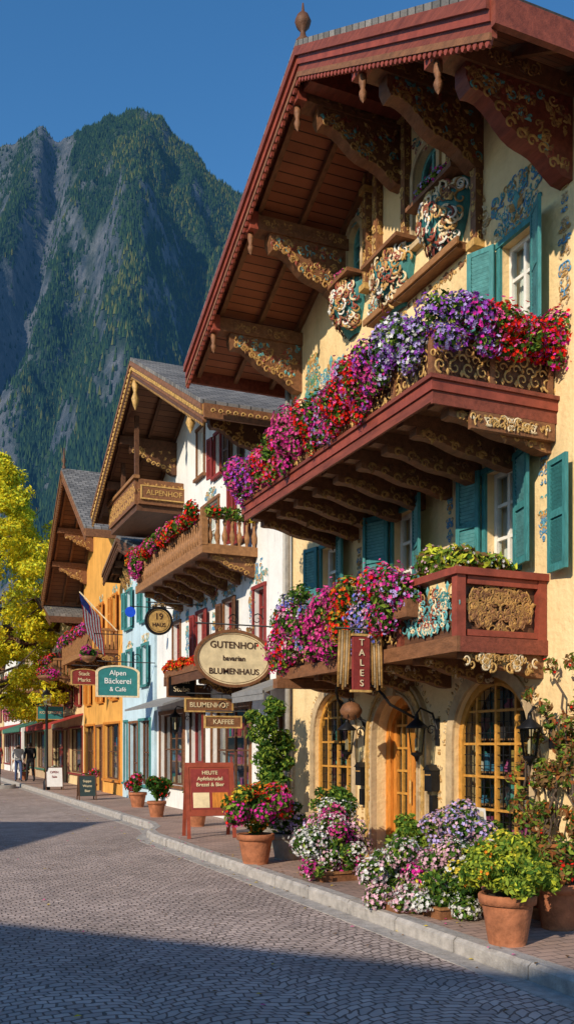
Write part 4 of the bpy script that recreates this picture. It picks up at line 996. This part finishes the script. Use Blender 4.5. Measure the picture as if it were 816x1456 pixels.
m_.box(sx-.1,sx+.1,sy,sy+.04,2.3,2.88,'paint_maroon'); m_.T=FY(sy)
m_.box(sx-.12,sx+.12,2.88,2.905,-.05,.01,'gold'); m_.box(sx-.12,sx+.12,2.275,2.3,-.05,.01,'gold'); m_.T=None
m_.tube([(4.96,sy+.02,2.96),(sx-.3,sy+.02,2.96)],.012,'iron',5)
for dx in (-.08,.08): m_.tube([(sx+dx,sy+.02,2.96),(sx+dx,sy+.02,2.9)],.006,'iron',4)
for s,x0 in ((-1,sx-.13),(1,sx+.13)):
    for k in range(5):
        xx=x0+s*.028*k; m_.tube([(xx,sy+.03,2.94),(xx+s*.01,sy+.03,2.7),(xx+s*.025,sy+.03,2.36-.03*(k%3))],[.018,.02,.013],'stone_trim' if k%2 else 'ochre',6)
m_.build('board',Pn)
for i,ch in enumerate('TALES'): text(Pn,'letter',ch,(sx,sy-.006,2.81-i*.11),.1,'paint_cream')
def bsign(name,x,y,z,w_,h_,shape,bg,border,lines,ink,wall=6.5,size=None,wall_br=True,sp=.29):
    Pn=grp(name); m_=MB(); m_.T=FY(y)
    if shape=='oval':
        el=lambda s: [(x+(w_/2+s)*math.cos(2*pi*i/40),z+(h_/2+s)*math.sin(2*pi*i/40)) for i in range(40)]
        m_.prism([(0,0)]*0 or [(p[0],p[1]) for p in el(0)],-.03,.0,bg,axis='z'); m_.ring(el(.03),el(-.02),-.045,.018,border); m_.ring(el(-.045),el(-.055),.0005,.004,border)
        crest(m_,x,z+h_/2+.05,w_*.5,.06,[border,'gold'],8,.012,.0,(.03,.06))
    elif shape=='arch':
        o_=[(x-w_/2,z-h_/2),(x+w_/2,z-h_/2),(x+w_/2,z+h_*.3)]+[(x+w_/2*math.cos(pi*i/12)*.98,z+h_*.3+h_*.2*math.sin(pi*i/12)) for i in range(1,12)]+[(x-w_/2,z+h_*.3)]
        m_.prism(o_,-.03,.0,bg,axis='z'); sc=lambda k:[(x+(p[0]-x)*k,z+(p[1]-z)*k) for p in o_]
        m_.ring(sc(1.06),sc(.95),-.04,.012,border)
    else:
        m_.box(x-w_/2,x+w_/2,z-h_/2,z+h_/2,-.03,0,bg)
        for a_,b_,c_,d_ in ((x-w_/2-.03,x+w_/2+.03,z+h_/2,z+h_/2+.03),(x-w_/2-.03,x+w_/2+.03,z-h_/2-.03,z-h_/2),(x-w_/2-.03,x-w_/2,z-h_/2,z+h_/2),(x+w_/2,x+w_/2+.03,z-h_/2,z+h_/2)): m_.box(a_,b_,c_,d_,-.04,.012,border)
    m_.T=None
    if wall_br:
        zt=z+h_/2+.12
        m_.tube([(wall,y+.015,zt),(x-w_/2,y+.015,zt)],.014,'iron',6); 
        for dx in (-.3,.3): m_.tube([(x+dx*w_,y+.045,zt),(x+dx*w_,y+.045,z+h_*.42)],.006,'iron',4)
        m_.T=FY(y+.01); m_.spiral((wall+x)/2,zt+.12,.12,0,1.3,1,.012,0,'iron'); m_.spiral(x,zt+.1,.1,pi,1.3,-1,.012,0,'iron'); m_.T=None
    m_.build('board',Pn)
    n=len(lines)
    for i,s in enumerate(lines):
        sz=size[i] if size else h_*.7/n
        zz=z+h_*sp*(1-2*i/(n-1)) if n>1 else z
        text(Pn,'lettering',s,(x,y-.006,zz),sz,ink)
bsign('oval_hanging_sign',5.6,15.45,3.26,1.42,.98,'oval','sign_cream','brown_wood',['GUTENHOF','bavarian','BLUMENHAUS'],'ink',size=[.17,.13,.15],sp=.24)
bsign('hanging_sign',5.44,24.0,3.4,1.1,.8,'arch','sign_teal','paint_cream',['Alpen','Bäckerei','& Café'],'white_paint',size=[.19,.21,.16],wall=6.45,sp=.27)
bsign('round_hanging_sign',5.46,20.0,4.5,.58,.58,'oval','gold','iron',['19','HAUS'],'ink',size=[.2,.12],sp=.16)
bsign('hanging_sign',5.69,19.0,3.0,.62,.5,'arch','iron','brown_wood',['Wein','Stube'],'paint_cream',size=[.16,.16],sp=.18)
bsign('hanging_sign',5.75,17.3,2.5,.95,.22,'rect','brown_wood','gold',['BLUMENHOF'],'sign_cream',size=[.14])
bsign('hanging_sign',5.8,16.6,2.15,.7,.18,'rect','brown_wood','gold',['KAFFEE'],'sign_cream',size=[.13])
bsign('gable_sign',6.0,21.48,7.78,1.1,.28,'rect','brown_wood','gold',['ALPENHOF'],'gold',size=[.18],wall_br=False)
bsign('hanging_sign',5.6,29.5,3.9,.8,.5,'arch','paint_maroon','gold',['Stadt','Markt'],'sign_cream',size=[.17,.17],sp=.2)
bsign('hanging_sign',5.7,37,3.0,1.0,.5,'rect','sign_teal','gold',['KONDITOREI'],'sign_cream',size=[.14],wall=6.7)
Pn=grp('round_blue_sign'); m_=MB(); m_.T=FY(22.3); m_.plate([(5.36+.13*math.cos(2*pi*i/24),5.0+.13*math.sin(2*pi*i/24)) for i in range(24)],[],0,.03,'blue_enamel'); m_.T=None; m_.tube([(6.5,22.32,5.15),(5.36,22.32,5.15),(5.36,22.32,5.1)],.012,'iron',5); m_.build('disc',Pn)
Pn=grp('a_frame_sign',(4.98,15.0,KH),math.radians(-8)); m_=MB()
for s in (-1,1):
    T=Matrix.Translation((0,s*.28,0))@Matrix.Rotation(s*math.radians(12),4,'X'); m_.T=T
    m_.box(-.42,-.36,-.02,.02,0,1.3,'sign_red'); m_.box(.36,.42,-.02,.02,0,1.3,'sign_red'); m_.box(-.36,.36,-.02,.02,1.22,1.3,'sign_red'); m_.box(-.36,.36,-.02,.02,.38,.46,'sign_red')
    m_.box(-.36,.36,-.01,.01,.46,1.22,'sign_red')
    if s<0:
        m_.box(-.33,.33,-.014,-.0105,.49,1.19,'paint_maroon'); m_.box(-.3,-.02,-.018,-.0145,.52,.78,'sign_cream'); m_.box(.03,.3,-.018,-.0145,.52,.78,'door_orange')
m_.T=None; m_.build('boards',Pn)
for i,s in enumerate(['HEUTE','Apfelstrudel','Brezel & Bier']): 
    z=1.10-i*.1; text(Pn,'lettering',s,(0,-.28-.024+z*math.tan(math.radians(12)),z),.09,'sign_cream',(pi/2-math.radians(12),0,0))
def easel(name,x,y,w_,h_,mt,txt,ink):
    Pn=grp(name,(x,y,KH)); m_=MB()
    for s in (-1,1):
        m_.T=Matrix.Translation((0,s*.18,0))@Matrix.Rotation(s*math.radians(12),4,'X'); m_.box(-w_/2,w_/2,-.012,.012,.12,h_,mt)
        m_.box(-w_/2-.03,-w_/2,-.02,.02,0,h_+.03,'dark_wood'); m_.box(w_/2,w_/2+.03,-.02,.02,0,h_+.03,'dark_wood'); m_.box(-w_/2,w_/2,-.02,.02,h_,h_+.03,'dark_wood')
    m_.T=None; m_.build('boards',Pn)
    for i,s in enumerate(txt): z=h_*.78-i*h_*.2; text(Pn,'lettering',s,(0,-.18-.018+z*math.tan(math.radians(12)),z),h_*.14,ink,(pi/2-math.radians(12),0,0))
easel('chalkboard_sign',5.1,26.5,.45,.7,'chalkboard',['Suppe','Wurst','Bier'],'sign_cream')
easel('a_frame_sign',5.2,33.0,.55,.8,'white_paint',['OPEN','Sale'],'paint_maroon')
Pn=grp('menu_stand'); m_=MB(); m_.tube([(5.55,7.9,KH),(5.55,7.9,.75)],.015,'iron',6); m_.T=Matrix.Translation((5.5,7.9,.9))@Matrix.Rotation(math.radians(-25),4,'X')@Matrix.Rotation(.2,4,'Y'); m_.box(-.13,.13,-.01,.01,-.18,.18,'white_frame'); m_.box(-.1,.1,-.013,-.0105,-.14,.14,'sign_cream'); m_.T=None; m_.lathe([(.12,0),(.12,.02),(.02,.03)],(5.55,7.9,KH),'iron',12); m_.build('stand',Pn)
Pn=grp('american_flag'); m_=MB(); p0=Vector((6.4,28.4,5.3)); p1=Vector((5.1,27.6,6.3)); m_.tube([p0,p1],.018,'paint_cream',6)
d=(p0-p1).normalized()
wv=lambda i,j: tuple(p1+d*(.075*i)+Vector((.03*j*.6,.05*math.sin(j*1.1+i*.3),-.12*j-.01*i)))
for i in range(13):
    for j in range(10):
        mt='flag_blue' if (i<6 and j<3) else ('flag_red' if i%2==0 else 'white_paint')
        m_.add([wv(i,j),wv(i+1,j),wv(i+1,j+1),wv(i,j+1)],[(0,1,2,3)],mt)
m_.build('flag_and_pole',Pn)
def basket(x,y,z,wall,fl,r=.3):
    Pn=grp('hanging_flower_basket'); m_=MB(); m_.tube([(wall,y,z+.7),(x,y,z+.7),(x,y,z+.45)],.015,'iron',5); m_.lathe([(.03,-.2),(r*.6,-.12),(r*.8,.0)],(x,y,z),'brown_wood',12)
    for k in range(3): t=2*pi*k/3; m_.tube([(x,y,z+.55),(x+r*.75*math.cos(t),y+r*.75*math.sin(t),z)],.006,'iron',4)
    m_.build('basket',Pn); foliage('flowers',Pn,rcl(x,y,z+.05,r*.6,.15,10,r*.45,fl),G,700,600,.055,.035)
basket(5.1,33.6,4.2,6.5,[['f_pink','f_red'],['f_magenta']],.5)
basket(5.4,27.8,4.4,6.5,[['f_magenta','f_pink'],None],.3); basket(5.4,41,3.3,6.7,[['f_red','f_pink']],.45); basket(5.3,47,3.3,6.6,[['f_pink','f_magenta']],.45)
Pn=grp('street_lamp'); m_=MB(); m_.lathe([(.12,0),(.12,.3),(.06,.4),(.045,2.9),(.07,2.95),(.03,3.0)],(4.95,33,KH),'iron',10); m_.lathe([(.08,0),(.16,.35),(.17,.36)],(4.95,33,KH+3.0),'glass',6); m_.lathe([(.19,.36),(.05,.52),(.01,.62)],(4.95,33,KH+3.0),'iron',6); m_.build('post',Pn)
for (x,y) in ((5.7,22.9),(5.6,28.6),(5.6,35.8),(5.5,43.4)):
    potted('potted_plant',x,y,.22,.38,rcl(x,y,.7,.2,.22,8,.14,[['f_red','f_pink'],['f_white'],None]),G,800,300,.05,.035)
# =================================================================== PEOPLE
def person(name,x,y,face,shirt,trous,hairm,h=1.7,skirt=False,stride=.18):
    k=h/1.7
    J={'pel':(0,0,.93),'ab':(0,0,1.08),'chest':(0,.01,1.3),'neck':(0,0,1.43),'hd':(0,.01,1.52),'top':(0,.01,1.66),
       'shL':(-.18,0,1.38),'elL':(-.24,-.06,1.12),'haL':(-.23,.06,.88),'shR':(.18,0,1.38),'elR':(.24,.04,1.12),'haR':(.22,.17,.90),
       'hpL':(-.09,0,.88),'knL':(-.10,stride*.6,.50),'anL':(-.10,stride*.7,.08),'toL':(-.11,stride*.7+.17,.035),
       'hpR':(.09,0,.88),'knR':(.10,-stride*.2,.49),'anR':(.10,-stride*1.2,.10),'toR':(.11,-stride*1.2+.16,.03)}
    E=[('pel','ab'),('ab','chest'),('chest','neck'),('neck','hd'),('hd','top'),('chest','shL'),('shL','elL'),('elL','haL'),('chest','shR'),('shR','elR'),('elR','haR'),('pel','hpL'),('hpL','knL'),('knL','anL'),('anL','toL'),('pel','hpR'),('hpR','knR'),('knR','anR'),('anR','toR')]
    Rd={'pel':(.15,.11),'ab':(.13,.1),'chest':(.16,.11),'neck':(.055,.055),'hd':(.085,.095),'top':(.06,.07),'shL':(.065,.065),'shR':(.065,.065),'elL':(.042,.042),'elR':(.042,.042),'haL':(.03,.04),'haR':(.03,.04),'hpL':(.095,.095),'hpR':(.095,.095),'knL':(.062,.062),'knR':(.062,.062),'anL':(.042,.042),'anR':(.042,.042),'toL':(.04,.03),'toR':(.04,.03)}
    names=list(J); me=bpy.data.meshes.new(name); me.from_pydata([J[n] for n in names],[(names.index(a),names.index(b)) for a,b in E],[])
    o=bpy.data.objects.new('tmp',me); C0.objects.link(o)
    md=o.modifiers.new('s','SKIN'); 
    for i,n in enumerate(names): me.skin_vertices[0].data[i].radius=Rd[n]; me.skin_vertices[0].data[i].use_root=(n=='pel')
    o.modifiers.new('ss','SUBSURF').levels=2
    dg=bpy.context.evaluated_depsgraph_get(); dg.update(); m2=bpy.data.meshes.new_from_object(o.evaluated_get(dg)); bpy.data.objects.remove(o)
    mb=MB()
    for p in m2.polygons:
        c=p.center; z=c.z; xx=abs(c.x)
        if z>1.6 or (z>1.47 and c.y<-.02): mt=hairm
        elif z>1.42: mt='skin'
        elif z<.09: mt='cloth_black'
        elif xx>.19 and z<.97 and z>.75: mt='skin'
        elif z>.95 or (xx>.17 and z>.7): mt=shirt
        else: mt=trous
        mb.add([tuple(m2.vertices[i].co) for i in p.vertices],[tuple(range(len(p.vertices)))],mt,True)
    mb.lathe([(.004,.03),(.014,.01),(.016,0),(.004,-.004)],(0,.105,1.53),'skin',6)
    for s in (-1,1):
        mb.lathe([(.002,.01),(.011,0),(.002,-.01)],(s*.032,.098,1.565),'hair',6)
        mb.lathe([(.005,.03),(.014,0),(.005,-.03)],(s*.09,.0,1.545),'skin',6)
    mb.box(-.025,.025,.098,.104,1.487,1.494,'paint_maroon')
    for hx,hy,hz in (J['haL'],J['haR']):
        for f in range(4): mb.tube([(hx,hy-.025+f*.018,hz-.02),(hx,hy-.022+f*.018,hz-.075),(hx,hy-.01+f*.018,hz-.105+.006*abs(f-1.5))],[.009,.009,.007],'skin',6)
        mb.tube([(hx,hy+.025,hz+.0),(hx,hy+.055,hz-.035),(hx,hy+.06,hz-.06)],[.011,.01,.008],'skin',6)
    if skirt: mb.lathe([(.15,.2),(.17,.1),(.24,-.1),(.30,-.35)],(0,0,.85),trous,18)
    P_=grp(name,(x,y,KH+.0),face); P_.scale=(k,k,k); mb.build('body',P_)
person('pedestrian',4.98,41.2,pi,'cloth_white','cloth_blue','hair',1.68)
person('pedestrian',5.45,41.0,.2,'cloth_black','cloth_black','hair',1.76)
person('pedestrian',5.15,42.8,-.3,'cloth_white','cloth_white','hair',1.66,skirt=True)
person('pedestrian',5.2,52,pi,'awning_red','cloth_blue','hair',1.72)
# =================================================================== LIGHT, SKY, CAMERA
dl=Vector((1.72,1.05,-1)).normalized()
sd=bpy.data.lights.new('sun','SUN'); sd.energy=5.0; sd.angle=math.radians(.5); sd.color=(1,.87,.69)
so=bpy.data.objects.new('sun',sd); so.rotation_euler=dl.to_track_quat('-Z','Y').to_euler(); so.location=(-20,-20,30); C0.objects.link(so)
wd=bpy.data.worlds.new('World'); scene.world=wd; wd.use_nodes=True; nt=wd.node_tree
sk=N(nt,'ShaderNodeTexSky',sky_type='NISHITA'); sk.sun_disc=False; sk.sun_elevation=math.radians(28); sk.sun_rotation=math.atan2(-1.72,-1.05); sk.air_density=1.1; sk.dust_density=.1; sk.ozone_density=2.0; sk.altitude=500
hs=N(nt,'ShaderNodeHueSaturation'); hs.inputs['Saturation'].default_value=1.3; hs.inputs['Value'].default_value=1.15; L(nt,sk.outputs[0],hs.inputs['Color'])
bg=nt.nodes['Background']; bg.inputs[1].default_value=.14; L(nt,hs.outputs[0],bg.inputs[0])
cd=bpy.data.cameras.new('camera'); cd.lens=1300/1456*36; cd.sensor_width=36; cd.shift_y=332/1456; cd.clip_end=20000; cd.clip_start=.05
co=bpy.data.objects.new('camera',cd); co.location=(0,0,1.7); co.rotation_euler=(pi/2,0,-TH); C0.objects.link(co); scene.camera=co
scene.view_settings.view_transform='Standard'; scene.view_settings.look='None'; scene.view_settings.exposure=0
